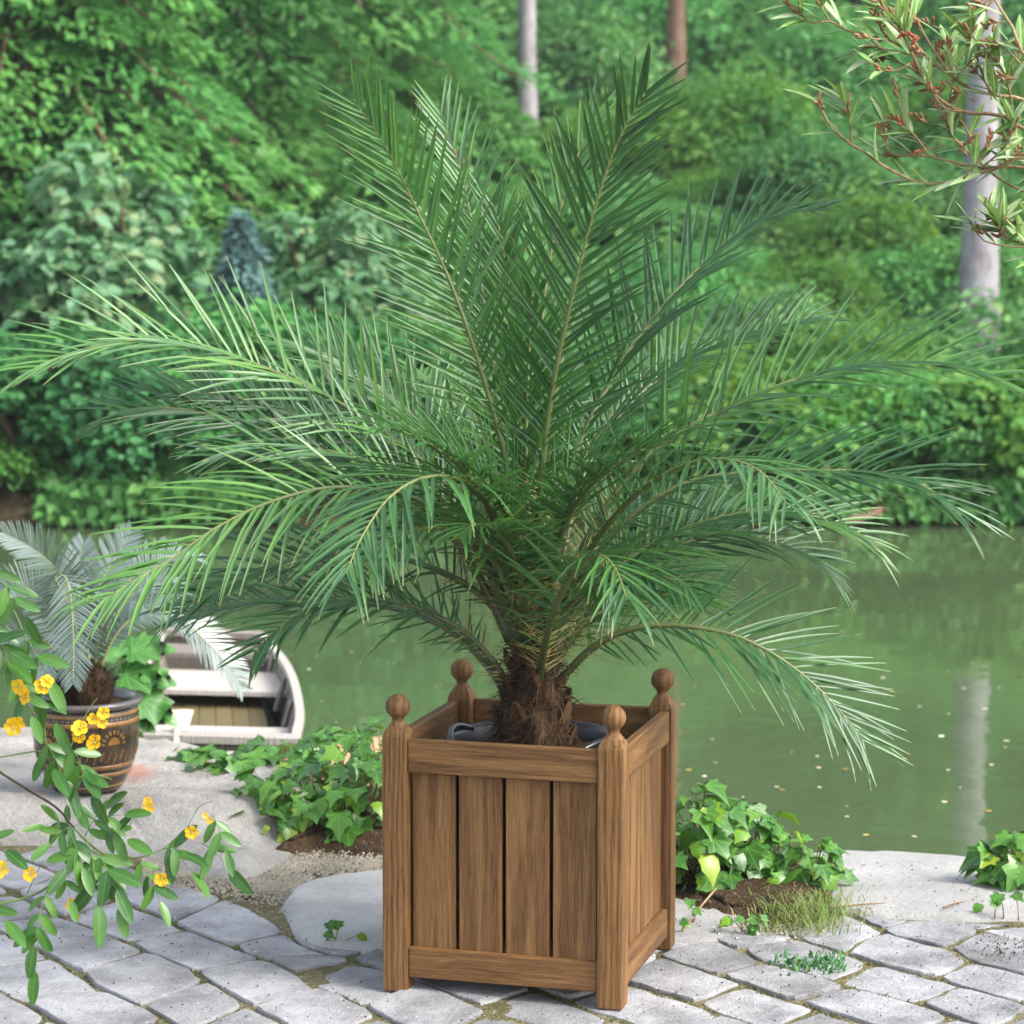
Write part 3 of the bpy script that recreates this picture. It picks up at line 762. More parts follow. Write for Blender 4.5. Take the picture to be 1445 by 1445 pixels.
fl = link('floor_panel', floor_me, M['oak'], planter); fl.location = (0, 0, .115)

# black nursery tub standing inside
m = NT('black_plastic'); m.bsdf((0.012, 0.014, 0.018), 0.32, 0.5); M['black_plastic'] = m.done()
tub = empty('nursery_tub', (0, 0, .125), PY); tag(tub, 'round black plastic tub inside the oak planter', 'tub')
link('wall', lathe('wall', [(.190, 0), (.225, .485), (.232, .488), (.240, .500), (.242, .510), (.236, .516), (.226, .515), (.220, .500), (.215, .45)], 56, True, False), M['black_plastic'], tub)
for sx in (-1, 1):
    pth = [Vector((.225*math.cos(a), .225*math.sin(a), .505+.022*math.sin((i)/8*math.pi))) for i, a in enumerate([math.pi*.5+(-.45+.9*j/8) + (math.pi/2 if sx < 0 else -math.pi/2-.35) for j in range(9)])]
    hd = tube('handle', spline(pth, 14), .009, M['black_plastic'], tub, 8)
V = []; F = []
rings = []
for r_ in (.0, .05, .1, .15, .19, .217):
    rings.append([(max(r_, .001)*math.cos(6.283*j/40), max(r_, .001)*math.sin(6.283*j/40), .470+.016*noise.noise(Vector((math.cos(6.283*j/40)*r_*25, math.sin(6.283*j/40)*r_*25, 0)))) for j in range(40)])
link('soil', loft('soil', list(reversed(rings)), False, True), M['soil'], tub)

# ================================================================ PALM
m = NT('palm_leaf')
t_ = m.attr('t'); rn = m.attr('rnd')
green = m.ramp(rn, [(0.0, (0.014, 0.056, 0.020)), (0.5, (0.038, 0.122, 0.032)), (1.0, (0.095, 0.230, 0.038))])
col = m.mix(m.ramp(t_, [(0.0, (.25, .25, .25)), (0.06, (0, 0, 0)), (0.93, (0, 0, 0)), (0.985, (.9, .9, .9))]), green, (0.36, 0.27, 0.07))
tr = m.mix(.5, col, (0.12, 0.34, 0.04))
M['palm_leaf'] = m.leafy(col, tr, .38, .62, .20)
m = NT('palm_rachis'); rn = m.attr('t')
m.bsdf(m.ramp(rn, [(0.0, (0.030, 0.036, 0.013)), (.25, (0.055, 0.075, 0.022)), (.7, (0.12, 0.15, 0.045)), (1, (0.20, 0.21, 0.07))]), .4, .5); M['palm_rachis'] = m.done()
m = NT('palm_spine'); m.bsdf((0.33, 0.31, 0.10), .45, .4); M['palm_spine'] = m.done()
M['fibre'] = bark('palm_fibre', (0.007, 0.004, 0.002), (0.022, 0.012, 0.006), (0.060, 0.034, 0.016))
M['leaf_base'] = bark('leaf_base', (0.014, 0.007, 0.004), (0.042, 0.021, 0.010), (0.12, 0.068, 0.030))

palm = empty('palm_tree', (0, 0, .59)); tag(palm, 'large feathery palm with arching green fronds growing in the oak planter', 'palm')
PALM0 = Vector((0, 0, .59))
# trunk
def trunk_r(t): return .090+.006*math.sin(min(t*3, 3.14))-.058*max(0, (t-.30)/.70)**.85
rings = []
for i in range(30):
    t = i/29; z = -.03+.37*t
    r_ = trunk_r(t)
    rings.append([((r_*(1+.13*noise.noise(Vector((math.cos(6.283*j/40)*3, math.sin(6.283*j/40)*3, z*16))))*math.cos(6.283*j/40)), (r_*(1+.13*noise.noise(Vector((math.cos(6.283*j/40)*3, math.sin(6.283*j/40)*3, z*16))))*math.sin(6.283*j/40)), z) for j in range(40)])
trunk = link('trunk', loft('trunk', rings), M['fibre'], palm)
# shaggy fibre
V = []; F = []; rf = random.Random(11)
for k in range(900):
    a = rf.uniform(0, 6.283); z = rf.uniform(-.02, .30); r_ = trunk_r(max(0, min(1, (z+.03)/.37)))
    d = Vector((math.cos(a), math.sin(a), 0)); tg = Vector((-d.y, d.x, 0)); L = rf.uniform(.03, .10)
    d1 = (tg*rf.uniform(-1, 1)+Vector((0, 0, rf.uniform(-1.0, .8)))+d*rf.uniform(.05, .45)).normalized()
    p0 = d*r_*.97+Vector((0, 0, z)); p1 = p0+d1*L*.5+d*.008; p2 = p0+d1*L+d*rf.uniform(-.008, .014)+Vector((0, 0, -.25*L))
    wv_ = d1.cross(d).normalized()*rf.uniform(.0006, .0022)
    b = len(V); V += [p0-wv_, p0+wv_, p1-wv_, p1+wv_, p2-wv_*.3, p2+wv_*.3]; F += [(b, b+1, b+3, b+2), (b+2, b+3, b+5, b+4)]
fb = link('fibre', mesh('fibre', V, F), M['leaf_base'], trunk); fb['kind'] = 'stuff'
# cut leaf bases around the trunk
for k in range(22):
    a = k*2.399; z = .02+.012*k; d = Vector((math.cos(a), math.sin(a), 0)); tg = Vector((-d.y, d.x, 0)); L = rf.uniform(.05, .08)
    rg = []
    for t, wd_, th in ((0, .030, .012), (.4, .024, .012), (.8, .015, .009), (1, .010, .006)):
        c_ = d*(trunk_r((z+.03)/.37)-.008+.026*t)+Vector((0, 0, z+L*t))
        nn = (d*1+Vector((0, 0, -.35))).normalized()
        rg.append([c_-tg*wd_, c_-tg*wd_*.5+nn*th, c_+tg*wd_*.5+nn*th, c_+tg*wd_, c_-nn*th*.6])
    link('leaf_base', loft('leaf_base', rg, smooth=False), M['leaf_base'], trunk)

# fronds: picture points of the rib and the depth (m behind the trunk) at base, middle, tip
FR = [
 # pts, depths, length, pairs, normal tilt towards the viewer, droop, v-angle
 ([(742,905),(722,700),(690,560),(640,410),(590,300),(545,210),(505,150),(470,112)], (0,.05,-.10), .27, 58, 3.0, .05, 20),
 ([(757,900),(762,700),(778,560),(805,430),(835,310),(868,210),(902,145),(938,90)], (0,-.10,-.18), .29, 60, 3.0, .05, 22),
 ([(745,890),(715,650),(690,480),(668,330),(650,240),(628,175),(610,130)], (0.03,.30,.50), .25, 50, 1.6, .05, 30),
 ([(728,900),(640,700),(520,595),(400,530),(270,487),(170,482),(80,506),(10,545)], (0,.10,-.05), .30, 60, .75, .10, 32),
 ([(725,905),(640,760),(520,665),(400,612),(300,585),(215,575),(130,590)], (0,.10,.15), .28, 52, .8, .14, 22),
 ([(735,915),(690,800),(610,715),(490,688),(395,704),(310,742),(240,790),(175,828),(110,870)], (0,-.30,-.55), .30, 56, .7, .30, 16),
 ([(742,915),(722,800),(692,715),(650,678),(600,674),(552,700),(515,750),(492,800),(480,838)], (0,-.50,-.92), .29, 50, .3, .32, 6),
 ([(728,990),(692,930),(640,882),(560,850),(480,848),(425,865),(375,903),(338,948)], (0,-.10,-.35), .24, 46, .5, .14, 18),
 ([(730,1005),(700,955),(655,905),(590,868),(500,850),(400,845),(310,855),(230,880)], (0,.25,.45), .25, 46, .5, .14, 22),
 ([(765,890),(800,680),(860,540),(930,440),(990,375),(1060,318),(1130,298),(1182,318)], (0,.28,.42), .26, 54, .6, .07, 38),
 ([(770,900),(840,740),(930,630),(1040,570),(1140,530),(1230,514),(1320,513),(1400,532),(1455,562)], (0,.10,-.05), .29, 58, .75, .10, 32),
 ([(775,905),(850,770),(950,690),(1060,665),(1160,664),(1250,668),(1325,698),(1380,755)], (0,-.10,-.25), .29, 56, .5, .12, 18),
 ([(765,915),(820,795),(890,705),(955,662),(1015,648),(1068,662),(1103,700),(1118,732)], (0,-.45,-.85), .25, 46, .2, .36, 6),
 ([(772,965),(800,900),(845,850),(920,790),(1000,757),(1080,762),(1150,790),(1192,842)], (0,.20,.30), .24, 48, .5, .16, 18),
 ([(762,1000),(800,950),(845,908),(900,886),(970,884),(1050,902),(1130,950),(1200,1020),(1242,1080)], (0,-.10,-.20), .27, 50, .8, .06, 10),
 ([(757,985),(768,915),(785,855),(815,803),(845,783),(868,802),(882,838),(890,868)], (0,-.45,-.78), .26, 44, .2, .36, 10),
 ([(745,890),(735,650),(722,450),(706,330),(688,250)], (.02,.20,.30), .23, 44, 1.5, .05, 35),
 ([(752,885),(755,640),(765,450),(785,320),(815,220),(855,135)], (.02,.30,.45), .23, 46, 1.2, .05, 40),
 ([(758,890),(775,640),(800,480),(840,425),(895,412)], (.03,.60,1.05), .24, 44, .2, .14, 25),
 ([(735,890),(690,640),(640,560),(590,535),(560,560)], (.03,.60,1.05), .25, 44, .2, .14, 25),
 ([(770,890),(830,650),(900,540),(960,505),(1010,522)], (.03,.60,1.05), .25, 44, .2, .14, 25),
 ([(760,890),(800,690),(870,590),(950,520),(1030,482),(1110,458),(1175,452)], (.02,.40,.65), .26, 50, .6, .08, 34),
 ([(740,890),(685,700),(600,600),(520,535),(450,500),(385,478)], (.02,.40,.65), .27, 48, .6, .08, 36),
 ([(735,900),(670,755),(590,680),(480,640),(370,630),(270,655)], (0,-.05,-.10), .27, 50, .7, .12, 28),
 ([(775,910),(850,805),(950,742),(1045,728),(1120,748)], (0,.30,.50), .24, 44, .5, .14, 22),
 ([(760,905),(790,760),(830,690),(900,640),(980,610)], (0,-.30,-.65), .24, 44, .5, .18, 20),
 ([(738,900),(700,745),(650,660),(570,610),(500,600)], (0,-.30,-.60), .24, 44, .5, .18, 20),
 ([(748,880),(742,640),(748,470),(756,370)], (.01,.04,.05), .20, 36, 2.0, .03, 45),
 ([(745,920),(720,825),(670,762),(600,745),(540,770),(500,815)], (0,-.25,-.50), .25, 44, .5, .22, 14),
 ([(762,930),(800,855),(870,815),(940,815),(1000,845)], (0,-.20,-.45), .25, 44, .5, .22, 14),
 ([(770,960),(825,880),(900,842),(970,838),(1040,862)], (0,.10,.20), .23, 42, .5, .16, 18),
 ([(750,900),(735,780),(700,700),(650,645),(585,612)], (0,-.20,-.35), .25, 46, .6, .12, 24),
 ([(760,900),(780,770),(820,690),(885,642)], (0,-.20,-.40), .25, 44, .6, .12, 24),
 ([(748,925),(732,805),(702,750),(665,742),(636,775)], (0,-.32,-.58), .23, 40, .3, .22, 16),
 ([(738,900),(705,780),(640,720),(560,705),(490,730)], (0,.30,.60), .25, 44, .5, .16, 22),
 ([(765,900),(800,790),(870,740),(950,725),(1010,745)], (0,.35,.70), .25, 44, .5, .16, 22),
 ([(738,930),(690,850),(600,798),(490,780),(390,795),(300,835),(225,880)], (0,.05,.10), .28, 52, .6, .16, 18),
 ([(772,935),(820,850),(900,780),(1000,735),(1100,722),(1190,742),(1255,785)], (0,.10,.15), .27, 50, .6, .14, 18),
 ([(732,905),(660,730),(560,640),(440,590),(330,560),(230,548)], (0,.15,.25), .28, 50, .8, .10, 28),
]
rp = random.Random(5)
ALL = []       # every leaflet: (pixel length, frond index, vertices, t, rnd)
FRONDS = []
for fi, (px, (d0, d1, d2), L, pairs, tilt, droop, vang) in enumerate(FR):
    n = len(px); pts = []
    for i, (u, v) in enumerate(px):
        t = i/(n-1); dep = d0+(d1-d0)*min(t*2, 1)+(d2-d1)*max(t*2-1, 0)
        pts.append(at(u, v, dep)-PALM0)
    # root on the trunk side that the frond leaves from
    path = spline(pts, 90)
    pl_ = sum((path[i+1]-path[i]).length for i in range(89)); path = path[:int(90*(1-min(.12, .075/pl_)))]; m_ = len(path)
    tang = [(path[min(i+1, m_-1)]-path[max(i-1, 0)]).normalized() for i in range(m_)]
    hint = Vector((0, -tilt, 1.0)).normalized()
    frames = []; prevN = None
    for T in tang:
        N_ = hint-T*hint.dot(T)
        if N_.length < .08 and prevN is not None: N_ = prevN-T*prevN.dot(T)
        N_.normalize()
        if prevN is not None:
            N_ = (N_*.35+prevN*.65); N_ = (N_-T*N_.dot(T)).normalized()
        prevN = N_; frames.append((T, N_, T.cross(N_)))
    plen = sum((path[i+1]-path[i]).length for i in range(m_-1))
    # rib
    V = []; F = []; rad = [(.0115*(1-i/(m_-1))**1.1+.0014)*(1.9-9*(i/(m_-1)) if i/(m_-1) < .1 else 1.0) for i in range(m_)]
    tube_geo([path[i] for i in range(0, m_, 2)]+[path[-1]], [rad[i] for i in range(0, m_, 2)]+[rad[-1]], 7, V, F)
    ts = [min(1, (i//7)/((m_//2))) for i in range(len(V))]
    fo = link('frond', mesh('frond', V, F, True, {'t': ts}), M['palm_rachis'], palm)
    FRONDS.append(fo)
    def frame(t):
        x = t*(m_-1); k = min(int(x), m_-2); f = x-k
        return path[k].lerp(path[k+1], f), frames[k][0].lerp(frames[k+1][0], f).normalized(), frames[k][1].lerp(frames[k+1][1], f).normalized(), frames[k][2].lerp(frames[k+1][2], f).normalized()
    tone = rp.uniform(-.25, .30)
    npair = int(pairs*(.92 if fi < 2 else .84))
    for side in (-1, 1):
        for k in range(npair):
            s = (k+rp.uniform(-.25, .25))/(npair-1); s = min(max(s, 0), 1)
            t = (.15 if fi > 27 else .20)+(.848 if fi > 27 else .798)*s
            p, T, N_, S_ = frame(t)
            prof = (.30+.70*min(s/.33, 1))*(1-.50*max(0, (s-.55)/.45)**1.5)
            l_ = L*1.06*prof*rp.uniform(.85, 1.12)
            ang = R(62-36*s+rp.uniform(-9, 9)); ve = R(vang+rp.gauss(0, 11)*(1.4-s)+(rp.uniform(-25, 30) if s < .35 else 0))
            D = (T*math.cos(ang)+(S_*side*math.cos(ve)+N_*math.sin(ve))*math.sin(ang)).normalized()
            Wd = D.cross(N_).normalized(); Nf = Wd.cross(D).normalized()
            dr = droop*rp.uniform(.3, 1.3); bend = Vector((0, 0, -1))-D*(-D.z)
            hw = .0057*rp.uniform(.85, 1.15)*(.75+.25*prof)*(.55+.45*min(1, s/.3)); VV = []; tt = []
            for q, wq in ((0, .35), (.10, .85), (.35, 1.0), (.65, .82), (.88, .42), (1.0, .04)):
                c_ = p+D*(l_*q)+bend*(dr*l_*q*q)
                e = hw*wq; VV += [c_-Wd*e+Nf*e*.55, c_, c_+Wd*e+Nf*e*.55]; tt += [q]*3
            v3 = VV[-2]-VV[1]; pl = math.hypot(v3.x, v3.z)
            ALL.append((pl*(1.0 if d2 < .3 else .5), fi, VV, tt, min(max(.5+tone+rp.uniform(-.25, .25), 0), 1)))
    # stiff spines on the stalk
    V = []; F = []
    for k in range(54):
        t = .06+.22*k/53; p, T, N_, S_ = frame(t); side = -1 if k % 2 else 1
        D = (T*.45+S_*side*rp.uniform(.6, 1)+N_*rp.uniform(-.1, .9)).normalized(); l_ = rp.uniform(.03, .12)*(.5+t*3)
        w_ = D.cross(T).normalized()*.0016; x_ = D.cross(w_).normalized()*.0016
        b = len(V); V += [p+w_, p-w_*.5+x_, p-w_*.5-x_, p+D*l_]; F += [(b, b+1, b+3), (b+1, b+2, b+3), (b+2, b, b+3)]
    sp_ = link('spine', mesh('spine', V, F), M['palm_spine'], fo); sp_['kind'] = 'stuff'
LF = [(3*r+c, 3*r+c+1, 3*r+c+4, 3*r+c+3) for r in range(5) for c in range(2)]
order = sorted(range(len(ALL)), key=lambda i: -ALL[i][0])
single = set(order[:300])
rest = {}
for i, (pl, fi, VV, tt, rv) in enumerate(ALL):
    if i in single:
        base = VV[1].copy()
        ob = link('leaflet', mesh('leaflet', [v-base for v in VV], LF, True, {'t': tt, 'rnd': [rv]*18}), M['palm_leaf'], FRONDS[fi])
        ob.location = base
    else: rest.setdefault(fi, []).append((VV, tt, rv))
for fi, ls in rest.items():
    V = np.array([[tuple(v) for v in l[0]] for l in ls]).reshape(-1, 3); n = len(ls)
    Fa = (np.array(LF)[None]+(np.arange(n)*18)[:, None, None]).reshape(-1, 4)
    ob = link('leaflets', mesh_np('leaflets', V, Fa, {'t': np.array([l[1] for l in ls]).ravel(), 'rnd': np.repeat([l[2] for l in ls], 18)}, True), M['palm_leaf'], FRONDS[fi])
    ob['kind'] = 'stuff'
# ================================================================ GLAZED POT AND CYCAD
def orient(A, N):
    Y_ = A.normalized(); Z_ = N-Y_*N.dot(Y_)
    if Z_.length < 1e-4: Z_ = Vector((.3, .5, .8))-Y_*Vector((.3, .5, .8)).dot(Y_)
    Z_.normalize(); X_ = Y_.cross(Z_)
    return Matrix((X_, Y_, Z_)).transposed().to_4x4()
def put_leaf(name, me, loc, A, N, scale, mat, parent):
    ob = link(name, me, mat, parent)
    s_ = scale if hasattr(scale, '__len__') else (scale,)*3
    ob.matrix_local = Matrix.Translation(loc) @ orient(A, N) @ Matrix.Diagonal((*s_, 1))
    return ob
def glaze(name, a, b, rough=.22):
    m = NT(name); vec = m.coords('Object'); n1 = m.noise(vec, 14, 5, .65)
    n2 = m.noise(m.coords('Object', (1, 1, .25)), 60, 4, .7)
    m.bsdf(m.ramp(m.math('ADD', m.math('MULTIPLY', n1, .55), m.math('MULTIPLY', n2, .45)), [(.36, a), (.62, b)]), rough, .5, n1, .12, .004, **{'Coat Weight': .3, 'Coat Roughness': .15}); return m.done()
M['glaze_dark'] = glaze('glaze_dark', (.010, .007, .005), (.048, .030, .016))
M['glaze_rim'] = glaze('glaze_rim', (.050, .043, .042), (.115, .10, .095), .3)
M['glaze_ochre'] = glaze('glaze_ochre', (.12, .055, .012), (.27, .135, .034), .28)
POT = G(123, 1111, .128); 
pot = empty('glazed_pot', POT); tag(pot, 'dark brown glazed pot with ochre bands and a sun emblem on the boulder', 'pot')
PP = [(.0, .112), (.02, .126), (.06, .146), (.10, .161), (.15, .173), (.20, .1785), (.24, .1775), (.27, .173), (.285, .172)]
def pr(z):
    for (z0, r0), (z1, r1) in zip(PP, PP[1:]):
        if z0 <= z <= z1: return r0+(r1-r0)*(z-z0)/(z1-z0)
    return PP[-1][1]
link('body', lathe('body', [(r, z) for z, r in PP]+[(.160, .285), (.158, .26)], 64, True), M['glaze_dark'], pot)
link('rim', lathe('rim', [(.171, .283), (.186, .288), (.192, .298), (.191, .306), (.184, .311), (.166, .309), (.159, .300), (.157, .262)], 64), M['glaze_rim'], pot)
for z0, z1 in ((.262, .274), (.232, .247), (.086, .100), (.058, .072), (.020, .026)):
    zs = [z0+(z1-z0)*k/3 for k in range(4)]
    link('band', lathe('band', [(pr(z0)-.001, z0)]+[(pr(z)+.0016, z) for z in zs]+[(pr(z1)-.001, z1)], 64), M['glaze_ochre'], pot)
def pot_pt(th, z, e=.0022):        # th: angle from the side facing the viewer, to the right
    r_ = pr(z)+e; return (r_*math.sin(th), -r_*math.cos(th), z)
def decal(polys, name, mat, stuff=False):
    V = []; F = []
    for pl in polys:
        b = len(V); V += [pot_pt(*q) for q in pl]+[pot_pt(q[0], q[1], -.001) for q in pl]; n_ = len(pl)
        F.append(tuple(range(b, b+n_)))
        for i in range(n_): F.append((b+(i+1) % n_, b+i, b+n_+i, b+n_+(i+1) % n_))
    ob = link(name, mesh(name, V, F), M[mat], pot)
    if stuff: ob['kind'] = 'stuff'
def sun_emblem(th0, z0):
    K = 1/.178
    half = [(th0+.022*math.cos(a)*K, z0+.026*math.sin(a)) for a in [math.pi*i/12 for i in range(13)]]
    decal([half], 'emblem', 'glaze_ochre')
    for i in range(9):
        a = math.pi*(i+.2)/8.4; c_, s_ = math.cos(a), math.sin(a); q = []
        for rr_, ww in ((.034, -.0028), (.034, .0028), (.046, .0036), (.046, -.0036)):
            q.append((th0+(rr_*c_-ww*s_)*K, z0+(rr_*1.05*s_+ww*c_)))
        decal([q], 'emblem_ray', 'glaze_ochre')
sun_emblem(.70, .172); sun_emblem(-.62, .172); sun_emblem(2.2, .172); sun_emblem(3.6, .172)
st = []
for k in range(44):
    a = 2*math.pi*k/44; z = .112+.006*math.sin(k*2.3)
    st.append([(a, z), (a+.022, z+.002), (a+.075, z+.034), (a+.052, z+.034)])
decal(st, 'brush_stroke', 'glaze_ochre', True)
dd_ = []
for k in range(60):
    a = 2*math.pi*k/60; dd_.append([(a, .2515), (a+.06, .2515), (a+.06, .257), (a, .257)])
decal(dd_, 'dash', 'glaze_rim', True)
rings = [[(max(r_, .001)*math.cos(6.283*j/32), max(r_, .001)*math.sin(6.283*j/32), .285+.01*noise.noise(Vector((math.cos(6.283*j/32)*r_*30, math.sin(6.283*j/32)*r_*30, 3)))) for j in range(32)] for r_ in (.158, .12, .08, .04, 0)]
link('soil', loft('soil', rings, False, True), M['soil'], pot)

m = NT('cycad_leaf'); rn = m.attr('rnd')
c = m.ramp(rn, [(0, (.055, .095, .07)), (.5, (.125, .175, .155)), (1, (.25, .305, .30))])
M['cycad_leaf'] = m.leafy(c, (.12, .22, .12), .34, .6, .14)
m = NT('cycad_rachis'); m.bsdf((.22, .25, .11), .4, .4); M['cycad_rachis'] = m.done()
CY = POT+Vector((0, 0, .285))
cyc = empty('cycad_plant', CY); tag(cyc, 'silvery blue-green cycad with arching fronds in the glazed pot', 'cycad')
rings = []
for i in range(14):
    t = i/13; r_ = .072+.02*math.sin(t*3.0)-.05*max(0, t-.7)/.3
    rings.append([(r_*(1+.2*noise.noise(Vector((math.cos(6.283*j/26)*3, math.sin(6.283*j/26)*3, t*5))))*math.cos(6.283*j/26), r_*math.sin(6.283*j/26), -.02+.17*t) for j in range(26)])
ct = link('trunk', loft('trunk', rings), M['fibre'], cyc)
V = []; F = []
for k in range(420):
    a = rf.uniform(0, 6.283); t = rf.uniform(0, 1); r_ = .074+.016*math.sin(t*3.0)-.04*max(0, t-.7)/.3; d = Vector((math.cos(a), math.sin(a), 0))
    p0 = d*r_+Vector((0, 0, -.01+.15*t)); D = (d+Vector((0, 0, 1.1))+Vector((rf.uniform(-.3, .3), rf.uniform(-.3, .3), 0))).normalized(); L = rf.uniform(.025, .05); w_ = D.cross(d).normalized()*.005
    b = len(V); V += [p0-w_, p0+w_, p0+D*L]; F.append((b, b+1, b+2))
sc_ = link('scale_leaf', mesh('scale_leaf', V, F), M['leaf_base'], ct); sc_['kind'] = 'stuff'
def cycad_frond(px, deps, L, pairs, tilt, vang, t0=.16):
    n = len(px); pts = []
    for i, (u, v) in enumerate(px):
        t = i/(n-1); pts.append(at(u, v, CY.y+deps[0]+(deps[1]-deps[0])*min(t*2, 1)+(deps[2]-deps[1])*max(t*2-1, 0))-CY)
    path = spline(pts, 44); m_ = len(path); hint = Vector((0, -tilt, 1)).normalized()
    V = []; F = []; tube_geo(path[::2]+[path[-1]], [.0055*(1-i/23)+.0009 for i in range(len(path[::2])+1)], 6, V, F)
    fo = link('frond', mesh('frond', V, F, True), M['cycad_rachis'], cyc)
    VV = []; RR = []; prev = None
    fr = []
    for i in range(m_):
        T = (path[min(i+1, m_-1)]-path[max(i-1, 0)]).normalized(); N_ = hint-T*hint.dot(T); N_.normalize()
        if prev is not None: N_ = N_*.4+prev*.6; N_ = (N_-T*N_.dot(T)).normalized()
        prev = N_; fr.append((T, N_, T.cross(N_)))
    tone = rp.uniform(-.2, .2); cnt = 0
    for side in (-1, 1):
        for k in range(pairs):
            s = k/(pairs-1); x = (t0+(.995-t0)*s)*(m_-1); i = min(int(x), m_-2); p = path[i].lerp(path[i+1], x-i); T, N_, S_ = fr[i]
            l_ = L*(.35+.65*min(s/.25, 1))*(1-.6*max(0, (s-.6)/.4)**1.6)*rp.uniform(.93, 1.05)
            ang = R(74-34*s+rp.uniform(-4, 4)); ve = R(vang+rp.uniform(-5, 5))
            D = (T*math.cos(ang)+(S_*side*math.cos(ve)+N_*math.sin(ve))*math.sin(ang)).normalized(); W_ = D.cross(N_).normalized(); Nf = W_.cross(D)
            hw = .0034; bd = Vector((0, 0, -1))*.10*l_
            for q, wq in ((0, .7), (.4, 1), (.8, .7), (1, .05)):
                c_ = p+D*l_*q+bd*q*q; VV += [c_-W_*hw*wq+Nf*hw*wq*.2, c_+W_*hw*wq+Nf*hw*wq*.2]
            RR += [min(max(.55+tone+rp.uniform(-.25, .25), 0), 1)]*8; cnt += 1
    LFc = np.array([(0, 1, 3, 2), (2, 3, 5, 4), (4, 5, 7, 6)])
    Fa = (LFc[None]+(np.arange(cnt)*8)[:, None, None]).reshape(-1, 4)
    ob = link('leaflets', mesh_np('leaflets', np.array([tuple(v) for v in VV]), Fa, {'rnd': RR}, True), M['cycad_leaf'], fo); ob['kind'] = 'stuff'
for a in [
    ([(122,955),(105,880),(95,830),(76,800),(42,772),(5,752)], (0,-.05,-.10), .13, 58, 1.2, 30),
    ([(128,955),(122,880),(135,840),(152,805),(170,775),(186,750)], (0,.10,.20), .12, 54, 1.4, 25),
    ([(122,955),(100,860),(75,812),(95,818),(102,870),(104,925),(103,965)], (0,-.18,-.34), .115, 60, .9, 6),
    ([(118,955),(85,880),(50,838),(15,830),(-25,850)], (0,-.05,-.08), .12, 54, .8, 22),
    ([(115,960),(75,915),(35,895),(-5,905),(-40,940)], (0,-.08,-.15), .11, 50, .8, 18),
    ([(138,955),(158,905),(184,875),(218,862),(255,873),(290,905),(322,940),(342,972)], (0,.06,.10), .115, 64, .7, 14),
    ([(135,955),(150,890),(180,845),(220,825),(262,832)], (0,.12,.25), .12, 52, .7, 25),
    ([(132,955),(140,895),(160,860),(190,850),(215,870)], (0,-.10,-.20), .11, 50, .6, 15),
    ([(125,950),(118,860),(112,800),(118,765)], (0,.10,.16), .11, 46, 1.5, 30),
    ([(118,960),(88,930),(70,930),(58,960)], (0,-.15,-.26), .09, 40, .5, 12),
    ([(130,950),(150,870),(185,815),(235,785),(285,790)], (0,.25,.45), .12, 52, .7, 22),
]: cycad_frond(*a)

# ================================================================ BOAT
def bpt(u, v, z): return G(u, v, z)
GZ, FZ = -.10, -.27
left = spline([bpt(203, 1040, GZ), bpt(196, 1000, GZ), bpt(200, 945, GZ), bpt(230, 891, GZ)], 15)
right = spline([bpt(417, 1046, GZ), bpt(424, 1004, GZ), bpt(408, 945, GZ), bpt(370, 897, GZ)], 15)
boat = empty('rowing_boat', ((left[0]+right[0]+left[-1]+right[-1])/4).xy.to_3d()+Vector((0, 0, WATER_Z)))
tag(boat, 'old grey wooden rowing boat moored at the pond edge', 'boat')
B0 = boat.location.copy()
def shell(name, A, Bq, th, mat, parent=boat):     # strip between two point rows, given thickness
    V = []; F = []; n = len(A)
    nrm = (A[n//2]-A[0]).cross(Bq[0]-A[0]).normalized()*th
    for off in (Vector((0, 0, 0)), nrm):
        for a, b in zip(A, Bq): V += [a-B0+off, b-B0+off]
    for i in range(n-1):
        F.append((2*i, 2*i+1, 2*i+3, 2*i+2)); k = 2*n+2*i; F.append((k, k+2, k+3, k+1))
        F.append((2*i, 2*i+2, k+2, k)); F.append((2*i+1, k+1, k+3, 2*i+3))
    F.append((0, 2*n, 2*n+1, 1)); F.append((2*n-2, 2*n-1, 4*n-1, 4*n-2))
    return link(name, mesh(name, V, F), M[mat], parent)
def inner(t, f, z):       # a point across the boat: t along, f 0 left .. 1 right
    x = t*14; k = min(int(x), 13); a = left[k].lerp(left[k+1], x-k); b = right[k].lerp(right[k+1], x-k)
    p = a.lerp(b, f); p.z = z; return p
bl = [inner(i/14, .09, -.42) for i in range(15)]; br = [inner(i/14, .91, -.42) for i in range(15)]
shell('hull_side', left, bl, .018, 'boat_wood'); shell('hull_side', right, br, -.018, 'boat_wood')
shell('hull_bottom', bl, br, .015, 'boat_wood')
shell('transom', [inner(0, f/6, GZ) for f in range(7)], [inner(0, .09+.82*f/6, -.42) for f in range(7)], .025, 'boat_wood')
shell('transom', [inner(1, f/6, GZ) for f in range(7)], [inner(1, .09+.82*f/6, -.42) for f in range(7)], -.025, 'boat_wood')
for sidep, s_ in ((left, -1), (right, 1)):
    V = []; F = []
    for p in sidep: pass
    rr_ = [[p+Vector((s_*.016, 0, .014))-B0, p+Vector((s_*.016, 0, -.014))-B0, p+Vector((-s_*.022, 0, -.014))-B0, p+Vector((-s_*.022, 0, .014))-B0] for p in sidep]
    link('gunwale', loft('gunwale', rr_, smooth=False), M['boat_white'], boat)
def plank(name, t0, t1, z, mat, f0=.03, f1=.97, th=.022):
    c4 = [inner(t0, f0, z), inner(t0, f1, z), inner(t1, f1, z), inner(t1, f0, z)]
    V = [p-B0 for p in c4]+[p-B0-Vector((0, 0, th)) for p in c4]
    return link(name, mesh(name, V, [(0, 1, 2, 3), (7, 6, 5, 4), (0, 4, 5, 1), (1, 5, 6, 2), (2, 6, 7, 3), (3, 7, 4, 0)]), M[mat], boat)
